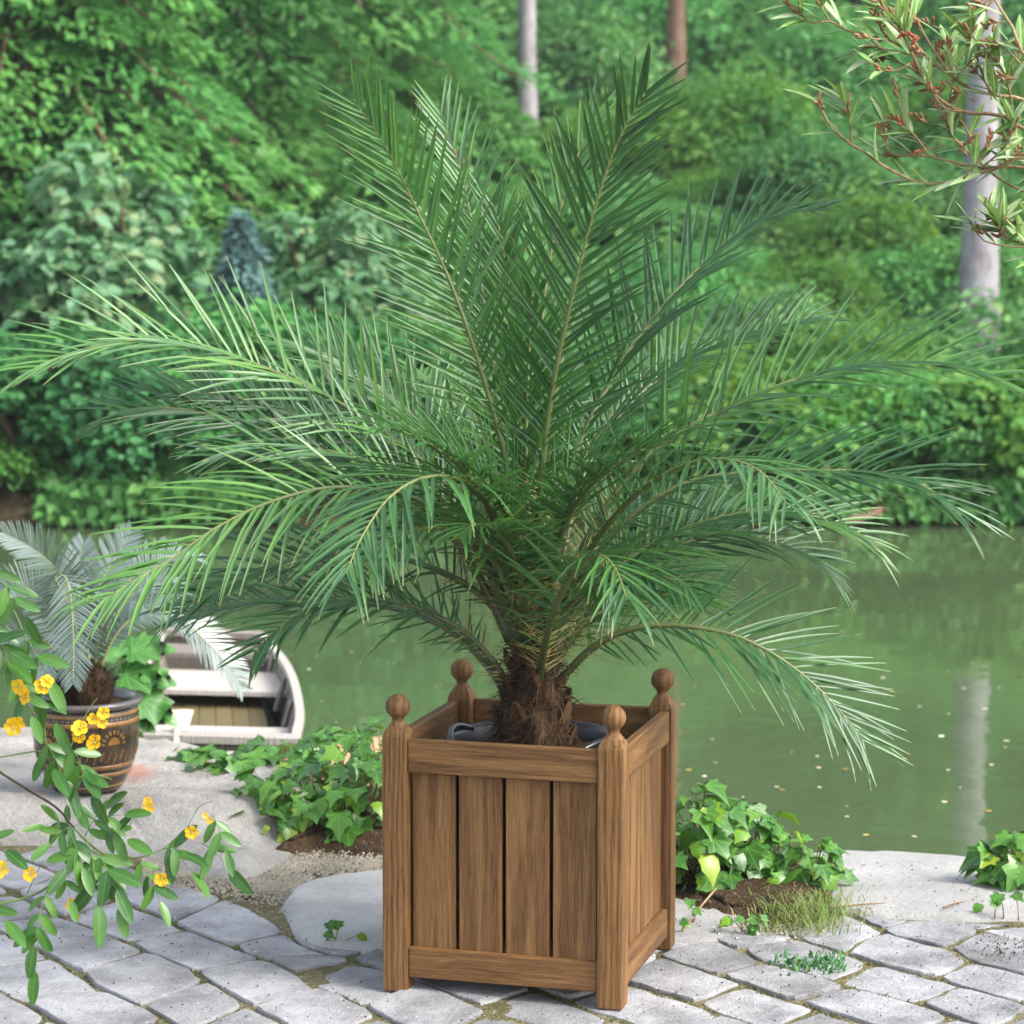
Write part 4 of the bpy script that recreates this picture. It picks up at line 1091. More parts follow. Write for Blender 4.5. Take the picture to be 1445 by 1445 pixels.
plank('transom_cap', -.015, .025, GZ+.018, 'boat_white', -.01, 1.01, .03)
plank('transom_cap', .975, 1.015, GZ+.018, 'boat_wood', -.01, 1.01, .03)
plank('bench', .15, .22, -.165, 'boat_white')
plank('bench', .57, .77, -.185, 'boat_white')
plank('thwart', .80, .90, -.115, 'boat_wood', .0, 1.0)
for k in range(6): plank('floor_board', .04, .96, FZ+(.002 if k % 2 else 0), 'boat_floor', .10+.133*k, .10+.133*k+.128)
for t in (.12, .34, .56, .78):
    for f in (.045, .955):
        a = inner(t, f*1.0 if f < .5 else f, GZ-.01); b = inner(t, .11 if f < .5 else .89, FZ)
        V, F = tube_geo([a-B0, (a+b)/2-B0, b-B0], .014, 4); link('rib', mesh('rib', V, F), M['boat_wood'], boat)
# oar leaning on the near transom
oar = empty('oar', at(246, 1092, 3.35)); tag(oar, 'cream wooden oar propped against the near end of the boat, blade up', 'oar')
O0 = oar.location.copy(); top = at(249, 1030, 3.72)
tube('shaft', [Vector((0, 0, 0)), (top-O0)*.5, (top-O0)+(top-O0).normalized()*.03], .014, M['oar'], oar, 8)
ud = (at(257, 998, 3.78)-top).normalized(); rd = Vector((1, 0, 0)); nd_ = rd.cross(ud).normalized()
prof = [(0, .016), (.012, .040), (.03, .049), (.06, .050), (.085, .052), (.092, .050)]
V = []; F = []
for s_, w_ in prof:
    for x_, n_ in ((-1, 0), (0, -.008), (1, 0), (0, .008)): V.append(top-O0+ud*s_+rd*(x_*w_)+nd_*n_)
for i in range(len(prof)-1):
    for j in range(4): F.append((4*i+j, 4*i+(j+1) % 4, 4*i+4+(j+1) % 4, 4*i+4+j))
F += [(3, 2, 1, 0), tuple(4*(len(prof)-1)+j for j in range(4))]
link('blade', mesh('blade', V, F), M['oar'], oar)

# ================================================================ LEAF SHAPES
def outline_leaf(name, half, cup=.12, fold=.18):      # half outline from base to tip: (x, y)
    pts = [(0, half[0][1])]
    V = [(0, y, 0) for y in (half[0][1], half[-1][1])]
    ys = [h for h in half]
    V = []; F = []; n = len(half)
    for x, y in half: V.append((0, y, -cup*y*y))
    for s_ in (-1, 1):
        for x, y in half: V.append((s_*x, y, fold*x-cup*y*y-.10*x*x))
    for s_ in (0, 1):
        o_ = n*(1+s_)
        for i in range(n-1):
            q = (i, i+1, o_+i+1, o_+i)
            F.append(q if s_ else tuple(reversed(q)))
    return mesh(name, V, F, True)
ivy_a = outline_leaf('ivy_leaf', [(.02, -.02), (.30, -.14), (.52, .02), (.36, .22), (.50, .46), (.24, .56), (.10, .80), (.004, 1.0)], .22, .22)
ivy_b = outline_leaf('ivy_leaf', [(.02, -.02), (.26, -.10), (.44, .06), (.40, .26), (.40, .44), (.20, .66), (.004, .98)], .30, -.12)
ivy_c = outline_leaf('ivy_leaf', [(.02, -.03), (.32, -.16), (.56, -.02), (.42, .16), (.58, .42), (.28, .50), (.12, .78), (.004, 1.05)], .10, .10)
oval = outline_leaf('leaflet', [(.012, 0), (.13, .12), (.205, .32), (.215, .52), (.18, .74), (.10, .92), (.004, 1.0)], .14, .22)
lance = outline_leaf('leaf', [(.012, 0), (.075, .15), (.11, .38), (.105, .58), (.065, .82), (.003, 1.0)], .10, .25)
fats = outline_leaf('leaf', [(.03, .0), (.28, -.18), (.46, -.04), (.40, .12), (.60, .32), (.42, .42), (.46, .70), (.26, .68), (.14, .92), (.004, 1.05)], .30, .14)
def leafmat(name, cols, trans, rough, tw, spec=.5, veins=()):
    m = NT(name)
    c = m.ramp(m.rand(), cols)
    vein = m.noise(m.coords('Object', (1, 1, 1), 5.0), 3.5, 3, .6)
    c = m.mix(m.ramp(vein, [(.40, (0, 0, 0)), (.70, (.35, .35, .35))]), c, tuple(min(1, x*1.7) for x in cols[len(cols)//2][1]))
    sp = m.n('SeparateXYZ'); m.l(m.coords('Object'), sp.inputs[0])
    ax = m.math('ABSOLUTE', sp.outputs[0]); d = ax
    for th in veins:
        q = m.math('ABSOLUTE', m.math('SUBTRACT', m.math('MULTIPLY', ax, math.cos(th)), m.math('MULTIPLY', sp.outputs[1], math.sin(th))))
        d = m.math('MINIMUM', d, q)
    c = m.mix(m.ramp(d, [(.006, (.55, .55, .55)), (.022, (0, 0, 0))]), c, tuple(min(1, x*2.2+.03) for x in cols[len(cols)//2][1]))
    return m.leafy(c, m.mix(.5, c, trans), rough, spec, tw)
M['ivy'] = leafmat('ivy_green', [(0, (.026, .095, .018)), (.50, (.050, .160, .028)), (.84, (.085, .22, .028)), (.95, (.18, .32, .022)), (1, (.36, .40, .02))], (.24, .42, .02), .34, .30, .5, (.68, 1.42))
M['senna'] = leafmat('senna_green', [(0, (.015, .058, .012)), (.5, (.036, .118, .018)), (1, (.085, .205, .026))], (.18, .40, .03), .36, .30)
M['oleander'] = leafmat('oleander_green', [(0, (.07, .16, .03)), (.5, (.13, .25, .05)), (.75, (.24, .35, .13)), (1, (.42, .48, .34))], (.24, .36, .06), .35, .25)
M['fatsia'] = leafmat('fatsia_green', [(0, (.026, .105, .018)), (1, (.055, .165, .03))], (.12, .34, .03), .38, .25, .5, (.5, 1.0, 1.5))
m = NT('green_stem'); m.bsdf((.10, .17, .045), .5, .4); M['green_stem'] = m.done()
m = NT('yellow_petal'); m.leafy(m.ramp(m.rand(), [(0, (.72, .40, .010)), (1, (.80, .52, .02))]), (.85, .50, .02), .5, .3, .25); M['petal'] = m.m
m = NT('bud'); m.bsdf(m.ramp(m.rand(), [(0, (.16, .085, .04)), (.7, (.27, .16, .075)), (1, (.27, .06, .035))]), .6, .3); M['bud'] = m.done()

# ================================================================ IVY
ri = random.Random(17)
def ivy(label, mounds, n, size, low=.0, group=None, base=None):
    c0 = Vector(mounds[0][0]); root = empty('ivy_plant', (c0.x, c0.y, 0)); tag(root, label, 'ivy', group)
    R0_ = root.location.copy(); stems = ([], [])
    for k in range(n):
        c_, rad = ri.choices(mounds, [m_[1][0]*m_[1][2] for m_ in mounds])[0]; c_ = Vector(c_)
        a = ri.uniform(-math.pi, math.pi); a = -math.pi/2+(a*.72); el = math.asin(min(1, ri.uniform(low, 1)))
        d = Vector((math.cos(a)*math.cos(el), math.sin(a)*math.cos(el), math.sin(el))); f = ri.choice((1.0, 1.05, .95, .9, .78, .6))
        p = c_+Vector((d.x*rad[0]*f, d.y*rad[1]*f, d.z*rad[2]*f)); p.z = max(p.z, .015)
        N_ = (d*.55+Vector((0, -.25, .75))+Vector((ri.gauss(0, .34), ri.gauss(0, .34), ri.gauss(0, .2)))).normalized()
        A_ = (Vector((d.x, d.y-.2, -.55))+Vector((ri.gauss(0, .55), ri.gauss(0, .55), 0))); A_ = A_-N_*A_.dot(N_)
        s_ = size*ri.choice((.42, .55, .7, .8, .9, 1, 1, 1.15, 1.3))
        put_leaf('leaf', ri.choice((ivy_a, ivy_b, ivy_c)), p-R0_, A_, N_, (s_*ri.uniform(.8, 1.1), s_, s_*ri.uniform(.6, 2.2)), M['ivy'], root)
        q = c_+Vector((d.x*rad[0]*f*.45, d.y*rad[1]*f*.45, max(-c_.z+.01, d.z*rad[2]*f*.45-.05)))
        tube_geo([p-R0_, (p*.6+q*.4)-R0_+Vector((0, 0, .012)), q-R0_], [.0012, .0016, .002], 4, *stems)
    sm_ = link('stem', mesh('stem', *stems, True), M['twig'], root); sm_['kind'] = 'stuff'
    return root
def mound(u, v, z, rx, ry, rz_): 
    p = G(u, v, z); return ((p.x, p.y, z), (rx, ry, rz_))
ivy('big glossy ivy clump left of the oak planter', [mound(505, 1165, .03, .17, .22, .29), mound(440, 1160, .04, .17, .20, .22), mound(395, 1168, .03, .14, .16, .15), mound(400, 1130, .10, .18, .14, .12), mound(470, 1110, .08, .16, .14, .22), mound(550, 1130, .05, .14, .20, .28)], 400, .071, -.28)
ivy('loose ivy sprawling over the boulder in front of the boat', [mound(330, 1085, .10, .16, .10, .07), mound(395, 1080, .10, .12, .12, .09), mound(270, 1072, .10, .10, .06, .05)], 70, .085, .1)
ivy('rounded ivy clump with yellow-green leaves right of the oak planter', [mound(1010, 1232, .03, .20, .18, .25), mound(1080, 1232, .03, .17, .18, .20), mound(1135, 1240, .02, .13, .12, .14), mound(975, 1225, .05, .14, .2, .27)], 280, .078, -.2)
ivy('small ivy plant on the slab at the right picture edge', [mound(1450, 1254, .0, .14, .08, .19), mound(1405, 1250, .0, .07, .05, .16)], 60, .078, .3)
def sprig(label, items, size):
    p0 = G(*items[0][0]); root = empty('ivy_sprig', p0); tag(root, label, 'ivy')
    for b_, t_2 in items:
        b3 = G(*b_); t3 = at(t_2[0], t_2[1], b3.y); 
        tube('stem', spline([b3-p0, (b3*.5+t3*.5)-p0+Vector((.004, 0, .003)), t3-p0], 6), [.0022, .002, .0018, .0016, .0014, .0012], M['twig'], root, 5)
        for q in range(ri.choice((1, 1, 2))):
            N_ = Vector((ri.gauss(0, .3), -.5, .8)).normalized(); A_ = Vector((ri.uniform(-1, 1), -.5, -.3))
            put_leaf('leaf', ri.choice((ivy_a, ivy_b)), t3-p0, A_-N_*A_.dot(N_), N_, size*ri.uniform(.8, 1.1), M['ivy'], root)
sprig('small ivy sprig rooted at the front edge of the slab left of the planter', [((458, 1334), (464, 1303)), ((470, 1334), (478, 1301)), ((470, 1335), (508, 1318)), ((462, 1334), (460, 1316))], .034)
sprig('young yellow-green ivy seedling in front of the ivy clump right of the planter', [((1048, 1318), (1040, 1294)), ((1055, 1320), (1058, 1295)), ((1062, 1320), (1076, 1292)), ((1050, 1318), (1030, 1296)), ((1058, 1320), (1062, 1306))], .042)
sprig('thin ivy seedling growing beside the back right planter post', [((977, 1302), (974, 1270)), ((978, 1302), (980, 1284)), ((962, 1316), (962, 1300))], .036)
sprig('row of young ivy shoots on the slab at the right edge', [((1403, 1297), (1402, 1272)), ((1416, 1296), (1410, 1264)), ((1437, 1299), (1432, 1262)), ((1384, 1291), (1382, 1276))], .040)

# ================================================================ GRASS, WEEDS, MOSS, CRUMBS
def blades(name, spots, hmin, hmax, wid, mat, label, cat, lean=.5):
    V = []; F = []; rn = []; rg = random.Random(len(spots))
    for p in spots:
        a = rg.uniform(0, 6.283); h = rg.uniform(hmin, hmax); d = Vector((math.cos(a), math.sin(a), 0)); s_ = Vector((-d.y, d.x, 0))*wid*rg.uniform(.6, 1.2)
        q1 = p+Vector((0, 0, h*.55))+d*h*lean*.3; q2 = p+Vector((0, 0, h*.9))+d*h*lean
        b = len(V); V += [p-s_, p+s_, q1-s_*.8, q1+s_*.8, q2]; F += [(b, b+1, b+3, b+2), (b+2, b+3, b+4)]; rn += [rg.random()]*5
    o_ = link(name, mesh(name, V, F, False, {'rnd': rn}), M[mat]); tag(o_, label, cat, kind='stuff'); return o_
M['grass'] = foliage('grass', [(.12, .26, .045), (.20, .34, .07), (.45, .40, .20)], (.2, .3, .04), .5, .3)
M['moss'] = foliage('moss', [(.035, .055, .010), (.085, .095, .025), (.18, .14, .06)], (.12, .16, .02), .8, .15)
M['weed'] = foliage('weed', [(.03, .11, .035), (.06, .17, .05), (.10, .22, .05)], (.1, .3, .05), .4, .3)
rg = random.Random(8); spots = []
for k in range(1500):
    u = rg.gauss(1135, 34); v = rg.gauss(1292, 15); spots.append(G(u, min(v, 1322))+Vector((0, 0, .005)))
blades('grass_tuft', spots, .012, .058, .0016, 'grass', 'tuft of mixed green and dry grass at the foot of the right ivy clump', 'grass', .9)
spots = [G(rg.gauss(1150, 26), rg.gauss(1363, 6)) for _ in range(130)]
blades('weed_patch', spots, .012, .035, .0045, 'weed', 'low green weeds sprouting between the setts right of the planter', 'weeds', .9)
spots = []
for ln_ in lines:
    Pn, Ln = ln_
    for k in range(int(Ln[-1]*420)):
        q = on_line(ln_, rg.uniform(0, Ln[-1])); 
        if noise.noise(Vector((q.x*5, q.y*5, 1))) > -.08: spots.append(Vector((q.x+rg.gauss(0, .006), q.y+rg.gauss(0, .006), -.018)))
blades('moss', spots, .010, .026, .0026, 'moss', 'olive moss growing in the joints between the setts', 'moss', .8)
V = []; F = []; M['crumb'] = M['soil']
def crumb(p, r_):
    b = len(V); a0 = rg.uniform(0, 6.28)
    pts = [p+Vector((math.cos(a0+2.094*k)*r_*rg.uniform(.6, 1.3), math.sin(a0+2.094*k)*r_*rg.uniform(.6, 1.3), -.0005)) for k in range(3)]+[p+Vector((0, 0, r_*rg.uniform(.5, 1)))]
    V.extend(pts); F.extend([(b, b+1, b+3), (b+1, b+2, b+3), (b+2, b, b+3)])
for k in range(900): crumb(G(rg.uniform(0, 1445), rg.uniform(1285, 1445))+Vector((0, 0, .006)), rg.choice((.0012, .0018, .0026, .004)))
for k in range(260): crumb(G(rg.gauss(1420, 40), rg.gauss(1342, 10))+Vector((0, 0, .006)), rg.choice((.002, .003, .004)))
for k in range(160): crumb(G(rg.uniform(1180, 1445), rg.uniform(1215, 1290), .014)+Vector((0, 0, .006)), rg.choice((.0015, .0025, .004)))
tag(link('crumbs', mesh('crumbs', V, F), M['soil']), 'dark crumbs of earth and bark scattered over the setts', 'crumbs', kind='stuff')
V = []; F = []
for k in range(5200):
    u = rg.uniform(200, 440); v = 1226+(u-210)*.13+rg.gauss(0, 13)
    crumb(G(u, min(v, 1292))+Vector((0, 0, .004)), rg.choice((.003, .005, .007)))
for k in range(2600): crumb(G(rg.uniform(340, 545), rg.gauss(1222, 8))+Vector((0, 0, .004)), rg.choice((.003, .005, .007)))
for k in range(500): crumb(G(rg.gauss(1110, 45), rg.gauss(1312, 7))+Vector((0, 0, .006)), rg.choice((.003, .005, .007)))
M['gravel'] = stone('fine_gravel', (.36, .325, .26), .2, .3)
tag(link('gravel', mesh('gravel', V, F), M['gravel']), 'fine tan gravel between the boulder and the setts', 'gravel', kind='stuff')
# dry twigs
for (a, b, c_) in [((1168, 1285), (1210, 1281), (1250, 1277)), ((1330, 1284), (1345, 1280), (1363, 1275))]:
    o_ = tube('dry_twig', spline([G(*a, .014)+Vector((0, 0, .006)), G(*b, .014)+Vector((0, 0, .009)), G(*c_, .014)+Vector((0, 0, .006))], 7), [.002, .003, .003, .003, .0025, .002, .001], M['bud'], None, 5)
    tag(o_, 'reddish dry twig on the right slab, '+('nearer the grass tuft' if a[0] < 1200 else 'nearer the picture edge'), 'twig')
o_ = tube('dry_twig', spline([G(962, 1316), G(985, 1298)+Vector((0, 0, .03)), G(1012, 1275)+Vector((0, 0, .05))], 8), .003, M['twig'], None, 5); tag(o_, 'bent dry twig lying beside the back right planter post', 'twig')

# ================================================================ FATSIA BEHIND THE POT
fp = G(205, 1058, -.1); fat = empty('leafy_plant', (fp.x, fp.y, -.12)); tag(fat, 'big lobed bright green leaves of a plant behind the glazed pot', 'plant')
F0 = fat.location.copy()
for (u, v, s_, ax, ay) in [(186, 918, .15, .7, .35), (176, 952, .16, 1, -.05), (196, 985, .16, .9, -.45), (172, 990, .14, .6, -.8), (205, 950, .12, .9, .2), (180, 1005, .12, .9, -.6), (165, 925, .13, -.2, .8)]:
    p = at(u, v, fp.y+ri.uniform(-.12, .08))
    N_ = Vector((ri.uniform(-.2, .3), -.62, .7)).normalized(); A_ = Vector((ax, -.2, ay)); put_leaf('leaf', fats, p-F0, A_-N_*A_.dot(N_), N_, (s_*1.0, s_*1.1, s_*1.0), M['fatsia'], fat)
    tube('stalk', spline([Vector((ri.uniform(-.03, .03), 0, 0)), (p-F0)*.55+Vector((-.02, .02, .03)), p-F0], 8), .004, M['green_stem'], fat, 5)

# ================================================================ YELLOW-FLOWERED SHRUB (front left)
SY = -.75
senna = empty('flowering_shrub', (at(-190, 1200, SY).x, SY, 0)); tag(senna, 'yellow-flowered shrub with compound leaves reaching in at the left front', 'shrub')
S0 = senna.location.copy()
rs2 = random.Random(4)
def sp_px(px, dy=0.0): return [at(u, v, SY+dy+.02*math.sin(u*.05))-S0 for u, v in px]
hub = Vector((0, 0, .42))
tube('trunk', spline([Vector((0, 0, -.02)), Vector((.02, .02, .2)), hub, Vector((.03, 0, .7)), Vector((.06, 0, .95))], 14), [.016-.0007*i for i in range(14)], M['twig_dark'], senna, 8)
def stem(px, r0, mat, dy=0.0, root=True):
    P_ = sp_px(px, dy)
    if root: P_ = [Vector((.03, 0, max(.15, P_[0].z+.02)))]+P_
    tube('stem', spline(P_, 26), [r0*(1-.55*i/25) for i in range(26)], M[mat], senna, 6)
stem([(-40, 1068), (0, 1090), (40, 1115), (80, 1140), (104, 1168)], .0055, 'twig_dark')
stem([(-60, 1290), (0, 1275), (45, 1264), (85, 1238), (112, 1205), (130, 1178)], .0050, 'green_stem', -.03)
stem([(104, 1168), (135, 1198), (170, 1211), (205, 1208), (235, 1196)], .0032, 'green_stem', 0, False)
stem([(-40, 1072), (20, 1065), (60, 1060), (100, 1072), (130, 1090), (158, 1100)], .0030, 'green_stem', .04)
stem([(-40, 830), (10, 850), (35, 900), (48, 960), (60, 1010), (66, 1055)], .0036, 'green_stem', .05)
stem([(230, 1198), (262, 1170), (280, 1140), (300, 1130)], .0016, 'green_stem', 0, False)
stem([(-40, 990), (10, 985), (40, 990), (70, 1000)], .0026, 'green_stem', 0)
stem([(180, 1171), (200, 1132), (208, 1120)], .0010, 'green_stem', 0, False)
stem([(38, 1262), (46, 1245), (60, 1215)], .0014, 'green_stem', 0, False)
stem([(95, 1065), (115, 1020), (130, 995), (138, 985)], .0016, 'green_stem', .03, False)
def comp_leaf(b, t, pairs, size_px, dy=0.0, hang=.35, flip=1):
    b3 = at(b[0], b[1], SY+dy)-S0; t3 = at(t[0], t[1], SY+dy-.05)-S0
    mid_ = b3.lerp(t3, .5)+Vector((0, -.01, .012)); P_ = spline([b3, mid_, t3], 10)
    rb = tube('leaf', P_, [.0014-.0001*i for i in range(10)], M['green_stem'], senna, 5)
    d = (t3-b3).normalized(); sd = d.cross(Vector((0, -1, .25))).normalized(); S_ = size_px/570.0
    for k in range(pairs+1):
        f = (k+.6)/(pairs+.6) if k < pairs else 1.0
        p = P_[min(9, int(f*9))]
        for s_ in ((-1, 1) if k < pairs else (0,)):
            A_ = (d*.55+sd*s_*.8+Vector((0, 0, -hang))+Vector((rs2.gauss(0, .15), rs2.gauss(0, .25), rs2.gauss(0, .12))))
            if s_ == 0: A_ = d+Vector((0, 0, -hang*.5))
            N_ = Vector((rs2.gauss(0, .45), -.75, rs2.uniform(.15, .9))).normalized()
            sz_ = S_*rs2.uniform(.82, 1.12)*(.8+.25*f); put_leaf('leaflet', oval, p, A_, N_, (sz_*.84, sz_, sz_), M['senna'], rb)
for a in [
    ((-10, 800), (35, 870), 3, 46, .05), ((-20, 850), (20, 960), 4, 48, .05), ((30, 890), (70, 960), 2, 44, .05), ((-25, 905), (15, 920), 2, 46, .03), ((10, 930), (45, 1010), 3, 40, .02),
    ((48, 965), (78, 1020), 2, 42, .03), ((60, 1040), (92, 1100), 2, 50, .02), ((98, 1055), (118, 1085), 1, 52, .02), ((108, 1072), (130, 1118), 2, 44, .0), ((60, 1062), (76, 1085), 1, 48, .03),
    ((104, 1165), (62, 1165), 2, 34, .02), ((108, 1165), (70, 1190), 2, 36, .0), ((120, 1180), (150, 1140), 2, 40, .02), ((135, 1165), (175, 1150), 2, 40, .0),
    ((128, 1190), (95, 1225), 2, 42, -.02), ((130, 1200), (138, 1275), 3, 52, -.04), ((135, 1200), (165, 1255), 2, 50, -.04), ((150, 1215), (168, 1280), 2, 40, -.04),
    ((66, 1256), (48, 1335), 3, 44, -.05), ((62, 1290), (50, 1370), 1, 42, -.05), ((90, 1236), (100, 1270), 1, 30, -.03), ((195, 1213), (226, 1272), 3, 38, -.02),
    ((232, 1198), (262, 1205), 2, 46, 0), ((235, 1196), (270, 1230), 1, 50, 0), ((300, 1150), (318, 1200), 2, 40, .0), ((285, 1190), (322, 1225), 1, 46, 0), ((-15, 1280), (8, 1300), 1, 46, -.03), ((-20, 1185), (8, 1200), 1, 40, 0), ((145, 1175), (180, 1185), 2, 42, 0), ((100, 1180), (118, 1225), 2, 40, -.02),
]: comp_leaf(*a)
fl_v = []; fl_f = []
for k in range(5):
    a = 2*math.pi*k/5+.3; w_ = .42 if k else .6
    for s_, wd_, h_ in ((.08, .3, .03), (.45, .80, .20), (.82, .92, .36), (1.0, .52, .34)):
        for x_ in (-1, 0, 1):
            aa = a+x_*wd_*.66; rr_ = s_*(1 if x_ == 0 else .97); fl_v.append((math.cos(aa)*rr_, math.sin(aa)*rr_, h_+(0 if x_ == 0 else .10)))
    b = 12*k
    for r_ in range(3):
        for c_ in range(2): q = b+3*r_+c_; fl_f.append((q, q+1, q+4, q+3))
flower_me = mesh('flower', fl_v, fl_f, True)
stam = lathe('stamen', [(.05, 0), (.12, .12), (.10, .35), (.02, .45)], 8, True, True)
for (u, v, s_) in [(30, 968, 1), (39, 983, 1), (61, 967, 1), (66, 962, .8), (20, 1025, 1.1), (26, 1020, .8), (113, 1029, .95), (112, 1038, .8), (131, 1014, .75), (146, 1006, .8), (145, 1020, .7), (135, 1049, 1), (211, 1138, .8), (208, 1129, .5), (271, 1174, .8), (44, 1234, .9), (1, 1227, 1), (228, 1240, .9), (229, 1252, .5), (104, 1278, .85), (108, 1290, .6), (120, 1271, .4), (296, 1157, .45), (289, 1150, .4)]:
    p = at(u, v, SY-.06)-S0; N_ = Vector((rs2.gauss(0, .5), -1, rs2.uniform(-.3, .6))).normalized()
    fo_ = put_leaf('flower', flower_me, p, Vector((rs2.gauss(0, 1), rs2.gauss(0, .3), 1)), N_,   .0215*s_*rs2.uniform(.9, 1.1), M['petal'], senna)
    link('stamen', stam, M['palm_spine'], fo_)

# ================================================================ OLEANDER (upper right)
OY = .25
OB = Vector((at(1700, 900, OY).x, OY, 0)); ole = empty('oleander_bush', OB); tag(ole, 'oleander with bare brown twigs, buds and narrow leaves reaching in at the upper right', 'bush')
ro = random.Random(12)
tube('trunk', spline([Vector((0, 0, -.02)), Vector((.02, .02, .6)), Vector((0, 0, 1.2)), Vector((.04, 0, 1.9)), Vector((.02, .0, 2.7))], 18), [.03-.001*i for i in range(18)], M['twig'], ole, 9)
TIPS = []
def obranch(px, r0, dy=0.0, root=True, tip=True, n=26):
    P_ = [at(u, v, OY+dy+.04*math.sin(u*.021+dy*9))-OB for u, v in px]
    if root: P_ = [Vector((0, 0, P_[0].z-.22))]+P_
    Q = spline(P_, n)
    tube('branch', Q, [1.35*r0*(1-.58*i/(n-1)) for i in range(n)], M['twig'], ole, 6)
    if tip: TIPS.append((Q[-1], (Q[-1]-Q[-4]).normalized()))
    return Q
br_ = []
br_.append(obranch([(1470, 225), (1409, 237), (1360, 252), (1315, 261), (1285, 254), (1240, 230), (1229, 219), (1202, 205), (1171, 177), (1155, 144)], .0058))
br_.append(obranch([(1202, 205), (1199, 170), (1193, 138)], .0028, 0, False))
br_.append(obranch([(1470, 244), (1384, 238), (1312, 221), (1249, 219)], .0055, .03))
br_.append(obranch([(1470, 196), (1415, 163), (1357, 158), (1315, 130), (1296, 95), (1270, 40), (1235, -5)], .0058, -.05))
br_.append(obranch([(1470, 95), (1430, 40), (1401, -5), (1380, -40)], .0055, -.08))
br_.append(obranch([(1470, 150), (1410, 135), (1360, 122), (1318, 72), (1290, 20), (1275, -20)], .0055, .06))
br_.append(obranch([(1357, 118), (1312, 85), (1257, 58), (1235, 53), (1196, 43), (1171, 30), (1146, 33), (1127, 17), (1113, 7)], .0040, .06, False))
br_.append(obranch([(1171, 30), (1160, 12), (1150, -8)], .0025, .06, False))
br_.append(obranch([(1470, 356), (1432, 349), (1393, 342), (1378, 328), (1370, 315)], .0036, -.04))
br_.append(obranch([(1470, 357), (1412, 330), (1402, 308), (1390, 288)], .0034, -.02))
br_.append(obranch([(1425, 338), (1412, 322), (1412, 312)], .0022, -.02, False))
br_.append(obranch([(1470, 330), (1445, 325), (1435, 315)], .0022, -.02, True))
br_.append(obranch([(1470, 282), (1410, 252), (1380, 225), (1368, 190), (1350, 160)], .0045, .08))
for (a, b, c_) in [((1312, 83), (1262, 72), (1228, 65)), ((1300, 105), (1262, 85), (1229, 82)), ((1318, 72), (1300, 45), (1282, 20)), ((1290, 60), (1270, 38), (1258, 15)), ((1357, 158), (1330, 150), (1305, 112)), ((1330, 135), (1312, 120), (1296, 118)),
                  ((1312, 221), (1290, 190), (1262, 168)), ((1330, 226), (1300, 200), (1250, 178)), ((1380, 225), (1350, 200), (1335, 168)), ((1415, 163), (1400, 130), (1370, 92)), ((1400, 140), (1385, 100), (1366, 45)), ((1430, 160), (1420, 110), (1398, 70)), ((1440, 90), (1420, 70), (1395, 58)), ((1401, 0), (1385, 20), (1372, 12)),
                  ((1384, 238), (1420, 205), (1432, 170)), ((1409, 235), (1430, 220), (1440, 205)), ((1360, 252), (1390, 215), (1400, 190)), ((1340, 140), (1345, 105), (1338, 60)), ((1285, 90), (1262, 100), (1240, 98)), ((1270, 45), (1250, 25), (1243, 2)), ((1350, 110), (1378, 80), (1405, 82)), ((1420, 120), (1432, 100), (1440, 60))]:
    br_.append(obranch([a, b, c_], .0024, ro.uniform(-.08, .08), False, True, 10))
for k_ in range(26):
    u = ro.uniform(1235, 1440); v = ro.uniform(-5, 215); du = ro.uniform(-42, -8); dv = ro.uniform(-38, 12)
    br_.append(obranch([(u, v), (u+du*.5, v+dv*.4), (u+du, v+dv)], .0017, ro.uniform(-.1, .1), False, True, 8))
for Q in br_:
    if len(Q) == 8: continue
    for k in range(len(Q)):
        if ro.random() < (.46 if len(Q) > 12 else .5) and k > (8 if len(Q) > 12 else 2) and Q[k].x+OB.x < 1.75:
            T = (Q[min(k+1, len(Q)-1)]-Q[max(k-1, 0)]).normalized()
            for w_ in range(ro.choice((1, 2, 2, 3))):
                a = ro.uniform(0, 6.283); side = T.cross(Vector((0, 0, 1))).normalized(); up_ = side.cross(T)
                A_ = T*.8+(side*math.cos(a)+up_*math.sin(a))*.75; N_ = Vector((ro.gauss(0, .4), -.35, 1)); s_ = ro.uniform(.075, .130)
                put_leaf('leaf', lance, Q[k], A_, N_, (s_, s_, s_), M['oleander'], ole)
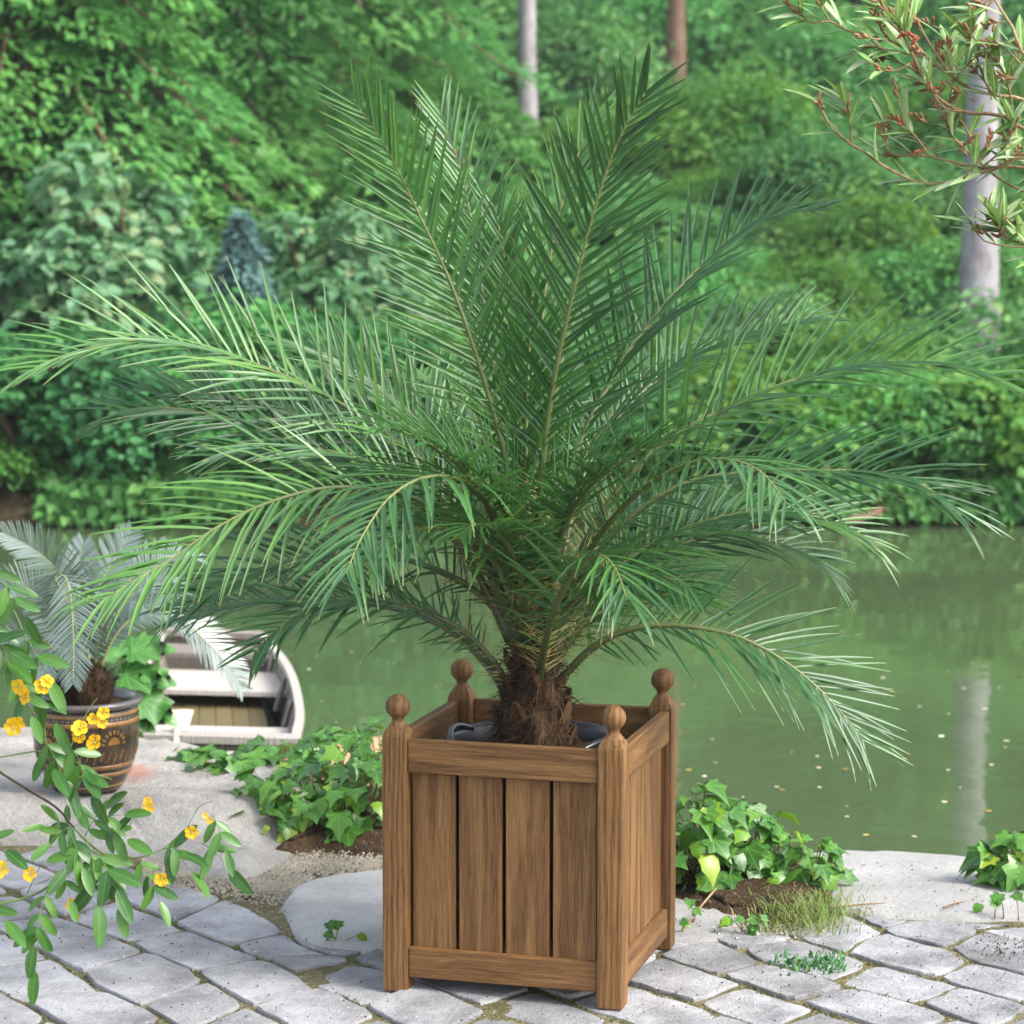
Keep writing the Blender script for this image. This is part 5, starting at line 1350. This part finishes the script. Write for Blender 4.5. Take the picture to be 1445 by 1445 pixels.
for p, T in TIPS:
    if p.x+OB.x > 1.75: continue
    V = []; F = []
    for k in range(ro.randint(5, 9)):
        d = (T+Vector((ro.gauss(0, .5), ro.gauss(0, .5), ro.gauss(0, .4)))).normalized(); b_ = p-T*ro.uniform(0, .05); L = ro.uniform(.016, .034)
        tube_geo([b_, b_+d*L*.4, b_+d*L*.75, b_+d*L], [.0014, .0042, .0046, .0016], 6, V, F)
    o_ = link('bud_cluster', mesh('bud_cluster', V, F, True), M['bud'], ole); o_['kind'] = 'stuff'

# ================================================================ THINGS AFLOAT
m = NT('floating_petal'); m.bsdf(m.ramp(m.rand(), [(0, (.62, .60, .50)), (.45, (.66, .63, .45)), (.75, (.46, .34, .07)), (1, (.30, .20, .05))]), .6, .3); M['afloat'] = m.done()
fpv = [(math.cos(6.283*k/9)*(1+.2*math.sin(k*2.7)), math.sin(6.283*k/9)*(.7+.15*math.cos(k*1.9)), .0) for k in range(9)]+[(0, 0, .25)]
fpm = mesh('floating_petal', fpv, [(k, (k+1) % 9, 9) for k in range(9)], True)
rw = random.Random(6)
spots = [(1117, 1061), (1195, 1137), (1195, 1152), (1290, 1180), (1276, 1071), (1329, 1038), (1328, 1039), (1395, 1144), (1399, 1079), (1355, 1111), (972, 1086), (994, 1095), (963, 994), (1020, 1130), (1308, 838), (1372, 935), (1410, 970), (1237, 1005), (1153, 1067), (1155, 1083), (1096, 1110), (1222, 1178), (1265, 1204), (1390, 1000), (1420, 1045)]
for k in range(18): spots.append((rw.uniform(900, 1445), rw.uniform(860, 1190)))
for k in range(12): spots.append((rw.uniform(430, 640), rw.uniform(890, 1040)))
for (u, v) in spots:
    p = G(u, v, WATER_Z+.004); o_ = link('floating_petal', fpm, M['afloat']); s_ = rw.choice((.006, .008, .011, .015)); o_.location = p; o_.scale = (s_, s_, s_*.5); o_.rotation_euler = (0, 0, rw.uniform(0, 6.28))
    tag(o_, 'tiny pale petal floating on the green pond', 'petal', 'petals floating on the pond')

# ================================================================ HAZE over the whole place
hz = box_me('haze', 304, 304, 60, 0)
m = NT('haze'); pv = m.n('VolumePrincipled'); pv.inputs['Color'].default_value = (.88, .93, .95, 1); pv.inputs['Density'].default_value = .0007
pv.inputs['Anisotropy'].default_value = .2
m.l(pv.outputs[0], m.out.inputs['Volume'])
o = link('haze', hz, m.m); o.location = (0, 0, 26.5); tag(o, 'thin pale summer haze over the pond and slope', 'haze', kind='stuff')
